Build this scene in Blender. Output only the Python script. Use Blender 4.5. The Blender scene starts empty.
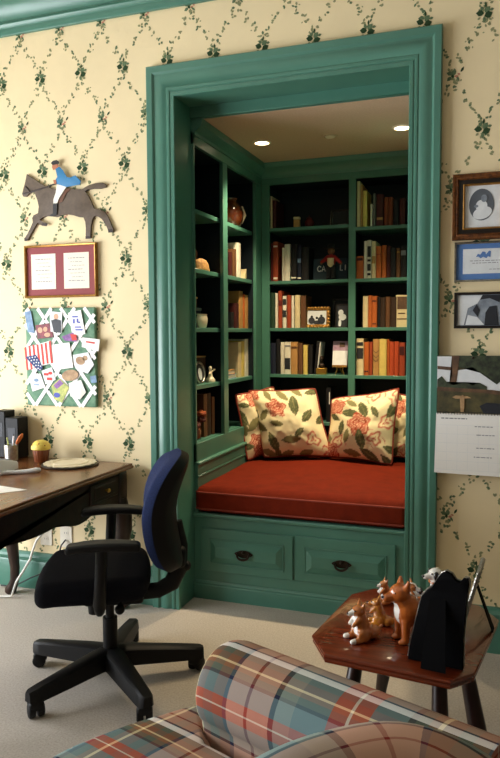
import bpy, bmesh, math, random
from mathutils import Matrix, Vector, noise
random.seed(7)
PI = math.pi
sin, cos, R = math.sin, math.cos, math.radians
SC = bpy.context.scene
COL = SC.collection

# ------------------------------------------------------------------ materials
def lin(c):
    return tuple((x / 255 / 12.92) if x / 255 <= 0.04045 else ((x / 255 + 0.055) / 1.055) ** 2.4 for x in c)

def nd(nt, kind, **kw):
    n = nt.nodes.new(kind)
    for k, v in kw.items():
        if k in n.inputs: n.inputs[k].default_value = v
        else: setattr(n, k, v)
    return n

def mat(name, rgb, rough=0.6, metal=0.0, var=0.0, vscale=8.0, bump=0.0, bscale=200.0, spec=0.5, rgb2=None, stretch=None, sheen=0.0, coat=0.0, emit=0.0):
    """One procedural surface: colour with a soft noise towards rgb2 (or a darker tone), noise bump, gloss."""
    m = bpy.data.materials.new(name); m.use_nodes = True
    nt = m.node_tree; b = nt.nodes['Principled BSDF']
    c = lin(rgb)
    b.inputs['Base Color'].default_value = (*c, 1)
    b.inputs['Roughness'].default_value = rough; b.inputs['Metallic'].default_value = metal
    b.inputs['Specular IOR Level'].default_value = spec
    b.inputs['Sheen Weight'].default_value = sheen; b.inputs['Coat Weight'].default_value = coat
    if emit:
        b.inputs['Emission Color'].default_value = (*c, 1); b.inputs['Emission Strength'].default_value = emit
    tc = nd(nt, 'ShaderNodeTexCoord')
    src = tc.outputs['Object']
    if stretch:
        mp = nd(nt, 'ShaderNodeMapping'); mp.inputs['Scale'].default_value = stretch
        nt.links.new(src, mp.inputs['Vector']); src = mp.outputs['Vector']
    if var or rgb2:
        n = nd(nt, 'ShaderNodeTexNoise', Scale=vscale, Detail=5.0, Roughness=0.6)
        nt.links.new(src, n.inputs['Vector'])
        rp = nd(nt, 'ShaderNodeValToRGB')
        c2 = lin(rgb2) if rgb2 else tuple(x * (1 - var) for x in c)
        rp.color_ramp.elements[0].position = 0.32; rp.color_ramp.elements[1].position = 0.68
        rp.color_ramp.elements[0].color = (*c2, 1); rp.color_ramp.elements[1].color = (*c, 1)
        nt.links.new(n.outputs['Fac'], rp.inputs['Fac']); nt.links.new(rp.outputs['Color'], b.inputs['Base Color'])
    if bump:
        n2 = nd(nt, 'ShaderNodeTexNoise', Scale=bscale, Detail=3.0)
        nt.links.new(tc.outputs['Object'], n2.inputs['Vector'])
        bp = nd(nt, 'ShaderNodeBump', Strength=bump, Distance=0.004)
        nt.links.new(n2.outputs['Fac'], bp.inputs['Height']); nt.links.new(bp.outputs['Normal'], b.inputs['Normal'])
    return m

def attr_mat(name, rough=0.8, bump=0.15):
    m = bpy.data.materials.new(name); m.use_nodes = True
    nt = m.node_tree; b = nt.nodes['Principled BSDF']
    a = nd(nt, 'ShaderNodeVertexColor', layer_name='pattern')
    nt.links.new(a.outputs['Color'], b.inputs['Base Color'])
    b.inputs['Roughness'].default_value = rough; b.inputs['Specular IOR Level'].default_value = 0.25
    n2 = nd(nt, 'ShaderNodeTexNoise', Scale=300.0)
    bp = nd(nt, 'ShaderNodeBump', Strength=bump, Distance=0.002)
    nt.links.new(n2.outputs['Fac'], bp.inputs['Height']); nt.links.new(bp.outputs['Normal'], b.inputs['Normal'])
    return m

def plaid_mat(name):
    """Tartan woven from two sets of stripes read off the fabric's own UV (metres)."""
    m = bpy.data.materials.new(name); m.use_nodes = True
    nt = m.node_tree; b = nt.nodes['Principled BSDF']; L = nt.links.new
    uv = nd(nt, 'ShaderNodeUVMap'); sp = nd(nt, 'ShaderNodeSeparateXYZ'); L(uv.outputs['UV'], sp.inputs[0])
    sett = [(0.0, (104, 130, 132)), (0.14, (172, 78, 62)), (0.205, (220, 206, 186)), (0.217, (172, 78, 62)), (0.28, (98, 124, 128)),
            (0.40, (24, 28, 48)), (0.422, (74, 84, 70)), (0.465, (122, 82, 50)), (0.50, (222, 200, 150)), (0.512, (108, 68, 44)), (0.57, (74, 80, 66)),
            (0.62, (244, 242, 236)), (0.672, (26, 34, 66)), (0.692, (192, 152, 130)), (0.785, (130, 42, 34)), (0.798, (192, 152, 130)),
            (0.90, (24, 28, 50)), (0.925, (134, 148, 140))]
    outs = []
    for axis, per, off in ((0, 0.62, 0.078), (1, 0.36, 0.05)):
        mu = nd(nt, 'ShaderNodeMath', operation='MULTIPLY_ADD'); mu.inputs[1].default_value = 1 / per; mu.inputs[2].default_value = off + 10
        L(sp.outputs[axis], mu.inputs[0])
        fr = nd(nt, 'ShaderNodeMath', operation='FRACT'); L(mu.outputs[0], fr.inputs[0])
        rp = nd(nt, 'ShaderNodeValToRGB'); cr = rp.color_ramp; cr.interpolation = 'CONSTANT'
        while len(cr.elements) < len(sett): cr.elements.new(0.999)
        for e, (p, c) in zip(cr.elements, sett):
            e.position = p
        for e, (p, c) in zip(cr.elements, sett):
            if axis == 0 and p == 0.62: c = (112, 74, 48)
            e.color = (*lin(c), 1)
        L(fr.outputs[0], rp.inputs['Fac']); outs.append(rp.outputs['Color'])
    # fine twill
    ad = nd(nt, 'ShaderNodeMath', operation='ADD'); L(sp.outputs[0], ad.inputs[0]); L(sp.outputs[1], ad.inputs[1])
    m2 = nd(nt, 'ShaderNodeMath', operation='MULTIPLY'); m2.inputs[1].default_value = 420.0; L(ad.outputs[0], m2.inputs[0])
    f2 = nd(nt, 'ShaderNodeMath', operation='FRACT'); L(m2.outputs[0], f2.inputs[0])
    mr = nd(nt, 'ShaderNodeMapRange'); mr.inputs['To Min'].default_value = 0.42; mr.inputs['To Max'].default_value = 0.62
    L(f2.outputs[0], mr.inputs['Value'])
    mx = nd(nt, 'ShaderNodeMix', data_type='RGBA'); L(mr.outputs[0], mx.inputs['Factor'])
    L(outs[0], mx.inputs[6]); L(outs[1], mx.inputs[7]); L(mx.outputs[2], b.inputs['Base Color'])
    b.inputs['Roughness'].default_value = 0.85; b.inputs['Specular IOR Level'].default_value = 0.2
    n2 = nd(nt, 'ShaderNodeTexNoise', Scale=500.0); bp = nd(nt, 'ShaderNodeBump', Strength=0.2, Distance=0.002)
    L(n2.outputs['Fac'], bp.inputs['Height']); L(bp.outputs['Normal'], b.inputs['Normal'])
    return m

M = {}
M['wallpaper'] = mat('wallpaper_ground', (234, 216, 174), 0.75, var=0.05, vscale=3, bump=0.03, bscale=120, spec=0.3)
M['leaf_pale'] = mat('wallpaper_leaf_pale', (150, 152, 112), 0.8, var=0.25, vscale=40, spec=0.2)
M['leaf_mid'] = mat('wallpaper_leaf_mid', (104, 124, 92), 0.8, var=0.25, vscale=40, spec=0.2)
M['leaf_dark'] = mat('wallpaper_leaf_dark', (52, 76, 48), 0.8, var=0.3, vscale=40, spec=0.2)
M['petal'] = mat('wallpaper_bud_pink', (196, 128, 108), 0.8, spec=0.2)
M['teal'] = mat('teal_gloss_paint', (74, 124, 107), 0.33, var=0.10, vscale=5, bump=0.02, bscale=60, spec=0.5)
M['teal_dark'] = mat('deep_teal_back_paint', (14, 27, 36), 0.5, var=0.2, vscale=3, spec=0.3)  # teal darkened to carry the shade inside the bookcases
M['green'] = mat('dark_green_bookcase_paint', (38, 84, 54), 0.38, var=0.12, vscale=5, spec=0.45)
M['ceiling'] = mat('white_ceiling_paint', (226, 220, 206), 0.9, var=0.03)
M['niche_ceiling'] = mat('warm_textured_ceiling_paint', (206, 172, 142), 0.9, var=0.12, vscale=90, bump=0.3, bscale=150, spec=0.2)
M['plain_wall'] = mat('brown_wall_paint', (100, 88, 70), 0.85, var=0.03)
M['carpet'] = mat('grey_beige_carpet', (198, 190, 178), 0.95, rgb2=(172, 162, 148), vscale=130, bump=0.9, bscale=420, spec=0.1)
M['red_velvet'] = mat('rust_red_velvet', (112, 33, 12), 0.85, var=0.25, vscale=14, bump=0.25, bscale=350, spec=0.1)
M['piping'] = mat('dark_rust_piping', (132, 46, 26), 0.8)
M['wood'] = mat('brown_walnut', (134, 88, 52), 0.22, rgb2=(92, 54, 30), vscale=6, stretch=(8, 1, 8), bump=0.05, bscale=60, spec=0.5)
M['wood_dark'] = mat('dark_carved_walnut', (48, 26, 14), 0.38, rgb2=(30, 16, 9), vscale=6, stretch=(6, 6, 1), spec=0.5)
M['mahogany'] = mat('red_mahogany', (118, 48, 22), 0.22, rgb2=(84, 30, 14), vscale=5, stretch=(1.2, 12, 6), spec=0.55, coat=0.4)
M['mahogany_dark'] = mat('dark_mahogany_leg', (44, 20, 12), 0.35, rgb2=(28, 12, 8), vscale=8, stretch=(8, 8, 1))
M['navy'] = mat('navy_woven_fabric', (30, 44, 84), 0.9, rgb2=(12, 18, 42), vscale=260, bump=0.6, bscale=320, spec=0.15)
M['black_fabric'] = mat('black_navy_seat_fabric', (14, 16, 26), 0.9, rgb2=(7, 8, 14), vscale=260, bump=0.4, bscale=320, spec=0.15)
M['black'] = mat('black_plastic', (9, 9, 10), 0.55, spec=0.25)
M['velvet_black'] = mat('black_velvet_backing', (8, 8, 10), 0.9, spec=0.1)
M['chrome'] = mat('polished_chrome', (206, 206, 206), 0.18, metal=1.0)
M['silver'] = mat('old_silver', (188, 186, 178), 0.3, metal=1.0, var=0.4, vscale=60, bump=0.4, bscale=150)
M['bronze'] = mat('dark_bronze', (46, 34, 24), 0.42, metal=0.7)
M['gold'] = mat('worn_gilt', (176, 128, 58), 0.38, metal=0.6, var=0.35, vscale=50, bump=0.3, bscale=120)
M['gilt_dark'] = mat('brown_gilt', (128, 76, 30), 0.45, metal=0.35, rgb2=(70, 36, 16), vscale=60, bump=0.4, bscale=90)
M['ebony'] = mat('ebony_frame', (24, 16, 12), 0.4)
M['brass'] = mat('brass', (198, 154, 70), 0.3, metal=0.9)
M['white'] = mat('white_paper', (240, 238, 232), 0.7, var=0.02)
M['white_plastic'] = mat('white_plastic', (232, 234, 238), 0.4)
M['grey_plastic'] = mat('grey_plastic', (150, 156, 166), 0.45)
M['cream_card'] = mat('cream_card', (236, 226, 206), 0.8, var=0.04, vscale=20)
M['ivory'] = mat('ivory_porcelain', (236, 222, 190), 0.4, var=0.06, vscale=30, coat=0.2)
M['ink'] = mat('black_ink', (30, 30, 34), 0.7)
M['ink_grey'] = mat('grey_ink', (130, 130, 134), 0.8)
M['ink_red'] = mat('red_ink', (196, 60, 50), 0.7)
M['ink_blue'] = mat('blue_ink', (74, 84, 170), 0.7)
M['rose_mat'] = mat('dusty_rose_mount', (142, 72, 74), 0.85, var=0.06, vscale=40)
M['blue_mat'] = mat('blue_mount', (84, 122, 178), 0.85, var=0.05, vscale=30)
M['oval_photo'] = mat('grey_photo_ground', (92, 98, 106), 0.6, var=0.3, vscale=10)
M['photo_white'] = mat('photo_white', (222, 226, 228), 0.6, var=0.12, vscale=25)
M['photo_mid'] = mat('photo_grey', (150, 160, 170), 0.6, rgb2=(96, 104, 116), vscale=18)
M['photo_dark'] = mat('photo_black', (32, 36, 44), 0.6, var=0.3, vscale=30)
M['sepia'] = mat('photo_sepia', (190, 156, 112), 0.6, rgb2=(128, 92, 60), vscale=25)
M['photo_green'] = mat('photo_hillside', (92, 84, 48), 0.6, rgb2=(46, 44, 26), vscale=22)
M['photo_brown'] = mat('photo_brown', (112, 82, 56), 0.6, rgb2=(60, 42, 30), vscale=20)
M['photo_foliage'] = mat('photo_foliage', (66, 76, 52), 0.6, rgb2=(24, 30, 20), vscale=45)
M['photo_red'] = mat('photo_red', (150, 50, 62), 0.6, rgb2=(60, 30, 40), vscale=40)
M['photo_purple'] = mat('photo_purple', (150, 96, 160), 0.6, rgb2=(92, 50, 120), vscale=40)
M['photo_yellow'] = mat('photo_yellow_green', (206, 204, 110), 0.6, rgb2=(120, 140, 70), vscale=40)
M['photo_blue'] = mat('photo_blue', (128, 160, 190), 0.6, rgb2=(80, 106, 140), vscale=30)
M['skin'] = mat('photo_skin', (206, 158, 128), 0.7)
M['sky_lilac'] = mat('photo_lilac_sky', (186, 160, 176), 0.6, rgb2=(130, 96, 120), vscale=20)
M['board_green'] = mat('green_printed_board_fabric', (128, 160, 134), 0.9, rgb2=(88, 126, 104), vscale=30, bump=0.2, bscale=300, spec=0.1)
M['ribbon'] = mat('white_grosgrain_ribbon', (244, 242, 238), 0.7)
M['flag_red'] = mat('flag_red', (206, 74, 66), 0.8)
M['flag_blue'] = mat('flag_blue', (52, 70, 116), 0.8)
M['horse'] = mat('brown_painted_wood', (98, 82, 66), 0.6, rgb2=(80, 66, 52), vscale=30)
M['horse_dark'] = mat('dark_brown_paint', (48, 34, 28), 0.6)
M['coat_blue'] = mat('blue_paint', (44, 122, 172), 0.55, var=0.1, vscale=30)
M['breeches'] = mat('white_paint', (236, 232, 220), 0.6)
M['boot'] = mat('black_paint', (24, 22, 24), 0.5)
M['face'] = mat('face_paint', (176, 110, 78), 0.6)
M['saddle'] = mat('saddle_paint', (96, 58, 34), 0.55)
M['corgi_tan'] = mat('tan_glazed_china', (196, 122, 62), 0.22, rgb2=(158, 88, 38), vscale=30, coat=0.6)
M['corgi_red'] = mat('orange_brown_glazed_china', (192, 104, 42), 0.22, rgb2=(160, 78, 28), vscale=30, coat=0.6)
M['pup_gold'] = mat('golden_glazed_china', (202, 134, 44), 0.2, rgb2=(140, 82, 22), vscale=60, coat=0.7)
M['china_white'] = mat('white_glazed_china', (238, 234, 226), 0.2, coat=0.6)
M['china_black'] = mat('black_glazed_china', (18, 18, 20), 0.18, coat=0.6)
M['doll_red'] = mat('doll_red_felt', (150, 26, 22), 0.9)
M['doll_black'] = mat('doll_black_felt', (20, 18, 22), 0.9)
M['doll_face'] = mat('doll_brown_face', (120, 76, 50), 0.8)
M['call_blue'] = mat('slate_blue_board', (40, 62, 74), 0.7, var=0.2, vscale=12)
M['straw'] = mat('straw_weave', (196, 150, 78), 0.8, rgb2=(140, 96, 44), vscale=60, bump=0.5, bscale=200)
M['flower_orange'] = mat('dried_orange_petals', (190, 96, 36), 0.8, rgb2=(120, 46, 18), vscale=30)
M['flower_red'] = mat('dried_rust_petals', (110, 40, 26), 0.8, rgb2=(60, 24, 16), vscale=30)
M['muffin'] = mat('yellow_muffin_glaze', (232, 208, 96), 0.6, rgb2=(206, 172, 64), vscale=50, bump=0.4, bscale=90)
M['muffin_cup'] = mat('brown_fluted_cup', (120, 62, 30), 0.35, var=0.2, vscale=20)
M['crumb'] = mat('brown_crumb', (150, 70, 36), 0.7)
M['handle_orange'] = mat('orange_handle', (198, 108, 58), 0.45)
M['leather'] = mat('brown_leather', (60, 34, 24), 0.5)
M['lens'] = mat('warm_lamp_glow', (255, 236, 196), 0.5, emit=9.0)
M['bezel'] = mat('cream_lamp_bezel', (226, 206, 176), 0.5)
M['plate'] = mat('pale_outlet_plate', (228, 222, 206), 0.5)
M['slot'] = mat('outlet_slot', (60, 58, 54), 0.6)
M['cord_white'] = mat('white_cord', (214, 212, 204), 0.5)
M['cord_black'] = mat('black_cord', (18, 18, 18), 0.5)
M['glass_jar'] = mat('dark_brown_glass', (46, 28, 16), 0.12, coat=0.5)
M['brown_vase'] = mat('brown_glazed_stoneware', (120, 58, 26), 0.18, rgb2=(70, 28, 14), vscale=14, coat=0.6)
M['plaid'] = plaid_mat('tartan_wool')
M['floral'] = attr_mat('floral_chintz')
BOOKC = dict(cream=(224, 206, 160), maroon=(70, 22, 20), darkred=(96, 24, 20), rust=(160, 66, 36), white=(232, 226, 206), black=(22, 20, 22),
             navy=(26, 32, 52), green=(40, 66, 46), brown=(104, 68, 40), tan=(190, 142, 82), yellow=(222, 196, 106), grey=(104, 108, 104),
             rustdark=(126, 58, 26), orange=(190, 98, 40), darkbrown=(56, 38, 24), redorange=(186, 74, 36))
for k, c in BOOKC.items():
    M['bk_' + k] = mat('book_cloth_' + k, c, 0.6, var=0.18, vscale=25, bump=0.1, bscale=300, spec=0.35)

# ------------------------------------------------------------------ objects
ROOT = {}
def thing(name, label, cat, loc=(0, 0, 0), rotz=0.0, group=None):
    o = bpy.data.objects.new(name, None); COL.objects.link(o)
    o.empty_display_size = 0.05
    o.location = loc; o.rotation_euler = (0, 0, rotz)
    o['label'] = label; o['category'] = cat
    if group: o['group'] = group
    ROOT[o.name] = Matrix.Translation(loc) @ Matrix.Rotation(rotz, 4, 'Z')
    return o

def tag(o, label, cat, group=None):
    o['label'] = label; o['category'] = cat
    if group: o['group'] = group
    return o

def top_of(o):
    while o.parent: o = o.parent
    return o

class MB:
    """Collects shapes, then links them as ONE mesh object. Material slots by list index."""
    def __init__(s): s.bm = bmesh.new(); s.uv = s.bm.loops.layers.uv.new('UVMap')
    def _tag(s, faces, mi):
        for f in faces: f.material_index = mi
    def box(s, x0, x1, y0, y1, z0, z1, mi=0, bev=0.0, T=None, seg=1):
        b2 = bmesh.new()
        vs = [b2.verts.new((x, y, z)) for x in (x0, x1) for y in (y0, y1) for z in (z0, z1)]
        for q in ((0, 1, 3, 2), (4, 6, 7, 5), (0, 4, 5, 1), (2, 3, 7, 6), (0, 2, 6, 4), (1, 5, 7, 3)): b2.faces.new([vs[i] for i in q])
        if bev: bmesh.ops.bevel(b2, geom=list(b2.edges), offset=bev, segments=seg, profile=0.5, affect='EDGES')
        return s.add(b2, mi, T)
    def add(s, b2, mi=0, T=None, keep=False):
        if T is not None: b2.transform(T)
        bmesh.ops.recalc_face_normals(b2, faces=list(b2.faces))
        vm = {}
        for v in b2.verts: vm[v] = s.bm.verts.new(v.co)
        u2 = b2.loops.layers.uv.active
        for f in b2.faces:
            try: n = s.bm.faces.new([vm[v] for v in f.verts])
            except ValueError: continue
            n.material_index = f.material_index if keep else mi
            if u2:
                for a, b in zip(n.loops, f.loops): a[s.uv].uv = b[u2].uv
        b2.free(); return s
    def lathe(s, prof, seg=24, mi=0, T=None, flute=0.0, nfl=0):
        b2 = bmesh.new(); rings = []
        for r, z in prof:
            if r < 1e-6: rings.append([b2.verts.new((0, 0, z))])
            else: rings.append([b2.verts.new((r * (1 + flute * cos(nfl * 2 * PI * i / seg)) * cos(2 * PI * i / seg), r * (1 + flute * cos(nfl * 2 * PI * i / seg)) * sin(2 * PI * i / seg), z)) for i in range(seg)])
        for a, b in zip(rings, rings[1:]):
            for i in range(seg):
                j = (i + 1) % seg
                if len(a) == 1 and len(b) == 1: continue
                if len(a) == 1: b2.faces.new((a[0], b[i], b[j]))
                elif len(b) == 1: b2.faces.new((a[i], a[j], b[0]))
                else: b2.faces.new((a[i], a[j], b[j], b[i]))
        for rg, flip in ((rings[0], True), (rings[-1], False)):
            if len(rg) > 1: b2.faces.new(rg)
        return s.add(b2, mi, T)
    def tube(s, pts, rad, seg=10, mi=0, T=None, closed=False, squash=1.0):
        pts = [Vector(p) for p in pts]; n = len(pts)
        rad = rad if isinstance(rad, (list, tuple)) else [rad] * n
        b2 = bmesh.new(); rings = []
        up = Vector((0, 0, 1)); prev = None
        for i, p in enumerate(pts):
            a = pts[(i - 1) % n] if (closed or i > 0) else p
            c = pts[(i + 1) % n] if (closed or i < n - 1) else p
            t = (c - a).normalized()
            if prev is None:
                u = t.cross(up)
                if u.length < 1e-3: u = t.cross(Vector((1, 0, 0)))
            else: u = prev - t * prev.dot(t)
            u.normalize(); prev = u; w = t.cross(u)
            rings.append([b2.verts.new(p + rad[i] * (cos(2 * PI * k / seg) * u + squash * sin(2 * PI * k / seg) * w)) for k in range(seg)])
        m = n if closed else n - 1
        for i in range(m):
            a, b = rings[i], rings[(i + 1) % n]
            for k in range(seg):
                b2.faces.new((a[k], a[(k + 1) % seg], b[(k + 1) % seg], b[k]))
        if not closed:
            b2.faces.new(rings[0][::-1]); b2.faces.new(rings[-1])
        return s.add(b2, mi, T)
    def cyl(s, a, b, r0, r1=None, seg=20, mi=0, T=None):
        return s.tube([a, b], [r0, r0 if r1 is None else r1], seg, mi, T)
    def prism(s, pts, d0, d1, axis='y', mi=0, T=None, bev=0.0):
        """Outline (2-D points) pushed from d0 to d1 along an axis."""
        f = {'x': lambda p, d: (d, p[0], p[1]), 'y': lambda p, d: (p[0], d, p[1]), 'z': lambda p, d: (p[0], p[1], d)}[axis]
        b2 = bmesh.new()
        A = [b2.verts.new(f(p, d0)) for p in pts]; B = [b2.verts.new(f(p, d1)) for p in pts]
        fa = b2.faces.new(A); fb = b2.faces.new(B[::-1])
        n = len(pts)
        for i in range(n): b2.faces.new((A[i], B[i], B[(i + 1) % n], A[(i + 1) % n]))
        if bev: bmesh.ops.bevel(b2, geom=[e for e in b2.edges if e in list(fa.edges) + list(fb.edges)], offset=bev, segments=2, profile=0.5, affect='EDGES')
        bmesh.ops.triangulate(b2, faces=[q for q in b2.faces if len(q.verts) > 4])
        return s.add(b2, mi, T)
    def soft(s, sx, sy, sz, r, n=6, mi=0, T=None, f=None, m=8):
        """Box with round edges (full sizes, centred), optional point function f for crowns and bends."""
        h = (sx / 2, sy / 2, sz / 2); r = min(r, *[q * 0.999 for q in h])
        def line(hh):
            ang = [hh - r + r * math.tan(PI / 4 * k / n) for k in range(1, n + 1)]
            mid = [-(hh - r) + 2 * (hh - r) * k / m for k in range(m + 1)]
            return [-a for a in ang[::-1]] + mid + ang
        b2 = bmesh.new(); L = [line(q) for q in h]; cache = {}
        def vert(p):
            k = tuple(round(q, 6) for q in p)
            if k not in cache:
                q = Vector([max(-(h[i] - r), min(h[i] - r, p[i])) for i in range(3)]); d = Vector(p) - q
                o = q + d.normalized() * r if d.length > 1e-9 else q
                cache[k] = b2.verts.new(f(o) if f else o)
            return cache[k]
        for ax in range(3):
            i, j = [(1, 2), (2, 0), (0, 1)][ax]
            for sg in (-1, 1):
                for a in range(len(L[i]) - 1):
                    for b in range(len(L[j]) - 1):
                        q = []
                        for da, db in ((0, 0), (1, 0), (1, 1), (0, 1)):
                            p = [0, 0, 0]; p[ax] = sg * h[ax]; p[i] = L[i][a + da]; p[j] = L[j][b + db]; q.append(vert(p))
                        if len(set(q)) == 4:
                            try: b2.faces.new(q if sg > 0 else q[::-1])
                            except ValueError: pass
        return s.add(b2, mi, T)
    def ball(s, c, r, seg=16, mi=0, T=None, sc=(1, 1, 1)):
        b2 = bmesh.new(); bmesh.ops.create_uvsphere(b2, u_segments=seg, v_segments=max(6, seg // 2), radius=r)
        b2.transform(Matrix.Translation(c) @ Matrix.Diagonal((*sc, 1)))
        return s.add(b2, mi, T)
    def build(s, name, mats, parent=None, world=False, smooth=40, kind=None):
        if world and parent is not None: s.bm.transform(ROOT[top_of(parent).name].inverted())
        me = bpy.data.meshes.new(name); s.bm.to_mesh(me); s.bm.free()
        for m in (mats if isinstance(mats, (list, tuple)) else [mats]): me.materials.append(M[m] if isinstance(m, str) else m)
        if smooth:
            me.shade_smooth(); me.set_sharp_from_angle(angle=R(smooth))
        o = bpy.data.objects.new(name, me); COL.objects.link(o); o.parent = parent
        if kind: o['kind'] = kind
        return o

def struct(name, mb, mats, smooth=40): return mb.build(name, mats, None, smooth=smooth, kind='structure')
def rot(a, ax): return Matrix.Rotation(a, 4, ax)
def tr(x, y, z): return Matrix.Translation((x, y, z))

def blob(name, prims, mats, parent, voxel=0.003, smooth=4, paint=None):
    """Fuses ellipsoids and tapered limbs into ONE continuous skin, smoothed; paint(p) picks the glaze of each face."""
    mb = MB()
    for p in prims:
        if p[0] == 'e':
            _, c, r = p[:3]; T = Matrix.Translation(c)
            if len(p) > 3: T = T @ p[3]
            mb.ball((0, 0, 0), 1.0, 20, T=T @ Matrix.Diagonal((*r, 1)))
        else:
            _, a, b, r0, r1 = p; mb.cyl(a, b, r0, r1, 14); mb.ball(a, r0, 12); mb.ball(b, r1, 12)
    o = mb.build(name, mats, parent, smooth=0)
    md = o.modifiers.new('fuse', 'REMESH'); md.mode = 'VOXEL'; md.voxel_size = voxel
    ms = o.modifiers.new('soften', 'SMOOTH'); ms.factor = 0.5; ms.iterations = smooth
    bpy.context.view_layer.update()
    dg = bpy.context.evaluated_depsgraph_get()
    me = bpy.data.meshes.new_from_object(o.evaluated_get(dg), depsgraph=dg)
    o.modifiers.clear(); old = o.data; o.data = me; bpy.data.meshes.remove(old); me.name = name
    me.materials.clear()
    for m in (mats if isinstance(mats, (list, tuple)) else [mats]): me.materials.append(M[m])
    if paint:
        for f in me.polygons: f.material_index = paint(f.center)
    me.shade_smooth()
    return o

# ================================================================== THE SETTING
XL, XR, YF, ZC = -2.4, 3.2, -4.6, 3.34          # room extents; the papered wall stands at y = 0
NZ = 2.556                                       # niche ceiling

mb = MB(); mb.box(XL - 0.1, XR + 0.1, YF - 0.1, 0.25, -0.08, 0.0); struct('floor', mb, 'carpet')
mb = MB(); mb.box(XL - 0.1, XR + 0.1, YF - 0.1, 0.12, ZC, ZC + 0.1); struct('ceiling', mb, 'ceiling')

def leaf(mb, x, z, a, l, w, mi, y):
    pts = [(-0.5, 0), (-0.22, 0.42), (0.12, 0.5), (0.5, 0.0), (0.12, -0.5), (-0.22, -0.42)]
    vs = [mb.bm.verts.new((x + l * p * cos(a) - w * q * sin(a), y, z + l * p * sin(a) + w * q * cos(a))) for p, q in pts]
    f = mb.bm.faces.new(vs); f.material_index = mi; f.normal_update()
    if f.normal.y > 0: f.normal_flip()

mb = MB()
mb.box(XL, 0.08, 0, 0.12, 0, ZC); mb.box(1.38, XR, 0, 0.12, 0, ZC); mb.box(0.08, 1.38, 0, 0.12, 2.69, ZC)
rng = random.Random(3)
HX, HZ, ZN = 0.1255, 0.2435, 2.312             # half steps of the trellis
def papered(x, z): return XL + 0.01 < x < XR - 0.01 and 0.05 < z < 3.06 and not (0.07 < x < 1.39 and z < 2.70)
for j in range(-10, 5):
    z0 = ZN + j * HZ
    for i in range(-9, 14):
        x0 = -0.635 + i * 2 * HX + (HX if j % 2 else 0)
        for sgn in (-1, 1):                    # sprays climbing to the next row
            ph = rng.uniform(-0.3, 0.3)
            for k in range(8):
                t = (k + 0.9) / 8.8
                px = x0 + sgn * HX * (t + 0.10 * sin(2 * PI * t) * -1); pz = z0 + HZ * t
                side = 1 if k % 2 else -1
                for q in range(3):
                    lx = px + side * 0.006 + rng.uniform(-0.011, 0.011); lz = pz + rng.uniform(-0.012, 0.012)
                    if papered(lx, lz): leaf(mb, lx, lz, rng.uniform(0, PI), rng.uniform(0.013, 0.020), rng.uniform(0.008, 0.012), 1 if rng.random() < 0.72 else 2, -0.0005 - rng.random() * 0.0006)
                if rng.random() < 0.25 and papered(px + side * 0.026, pz): leaf(mb, px + side * 0.026, pz, rng.uniform(0, PI), 0.010, 0.006, 1, -0.0008)
        if j % 2 == 0:                         # compact dark ivy knots
            for dx, dz, a, l, w, mi in ((-0.020, 0.002, 2.9, 0.034, 0.026, 3), (0.014, -0.008, 0.3, 0.036, 0.028, 3), (0.010, 0.014, 0.8, 0.032, 0.024, 2), (0.003, 0.034, 1.57, 0.026, 0.009, 3),
                                        (-0.012, 0.020, 2.2, 0.022, 0.014, 2), (-0.002, -0.026, -1.4, 0.024, 0.014, 2), (0.028, 0.012, 0.2, 0.018, 0.012, 2), (0.022, -0.028, -0.8, 0.016, 0.010, 1), (-0.024, -0.020, -2.3, 0.016, 0.010, 1)):
                if papered(x0 + dx, z0 + dz): leaf(mb, x0 + dx, z0 + dz, a + rng.uniform(-0.2, 0.2), l, w, mi, -0.0012 - rng.random() * 0.0008)
        else:                                  # looser knots with a bud and a little pink
            for dx, dz, a, l, w, mi in ((-0.016, 0.008, 2.7, 0.030, 0.018, 2), (0.002, 0.012, 1.3, 0.030, 0.018, 2), (-0.018, -0.014, -2.5, 0.026, 0.016, 2), (0.036, 0.020, 0.9, 0.026, 0.010, 3), (0.018, -0.016, -0.9, 0.030, 0.010, 2),
                                        (0.012, -0.006, 0.2, 0.018, 0.010, 4), (0.022, 0.002, -0.5, 0.014, 0.008, 4), (-0.004, -0.004, 2.0, 0.022, 0.012, 3), (0.004, -0.030, -1.4, 0.022, 0.010, 1)):
                if papered(x0 + dx, z0 + dz): leaf(mb, x0 + dx, z0 + dz, a + rng.uniform(-0.2, 0.2), l, w, mi, -0.0012 - rng.random() * 0.0008)
struct('wall_back', mb, ['wallpaper', 'leaf_pale', 'leaf_mid', 'leaf_dark', 'petal'], smooth=0)

# left wall with its tall window, where the daylight comes in
WY0, WY1, WZ0, WZ1 = -3.40, -0.60, 0.40, 2.10
mb = MB()
mb.box(XL - 0.12, XL, YF, WY0, 0, ZC); mb.box(XL - 0.12, XL, WY1, 0.12, 0, ZC); mb.box(XL - 0.12, XL, WY0, WY1, 0, WZ0); mb.box(XL - 0.12, XL, WY0, WY1, WZ1, ZC)
struct('wall_left', mb, 'wallpaper')
mb = MB(); mb.box(XL - 0.12, XR + 0.12, YF - 0.12, YF, 0, ZC); struct('wall_front', mb, 'plain_wall')
mb = MB(); mb.box(XR, XR + 0.12, YF, 0.12, 0, ZC); struct('wall_right', mb, 'plain_wall')

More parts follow.
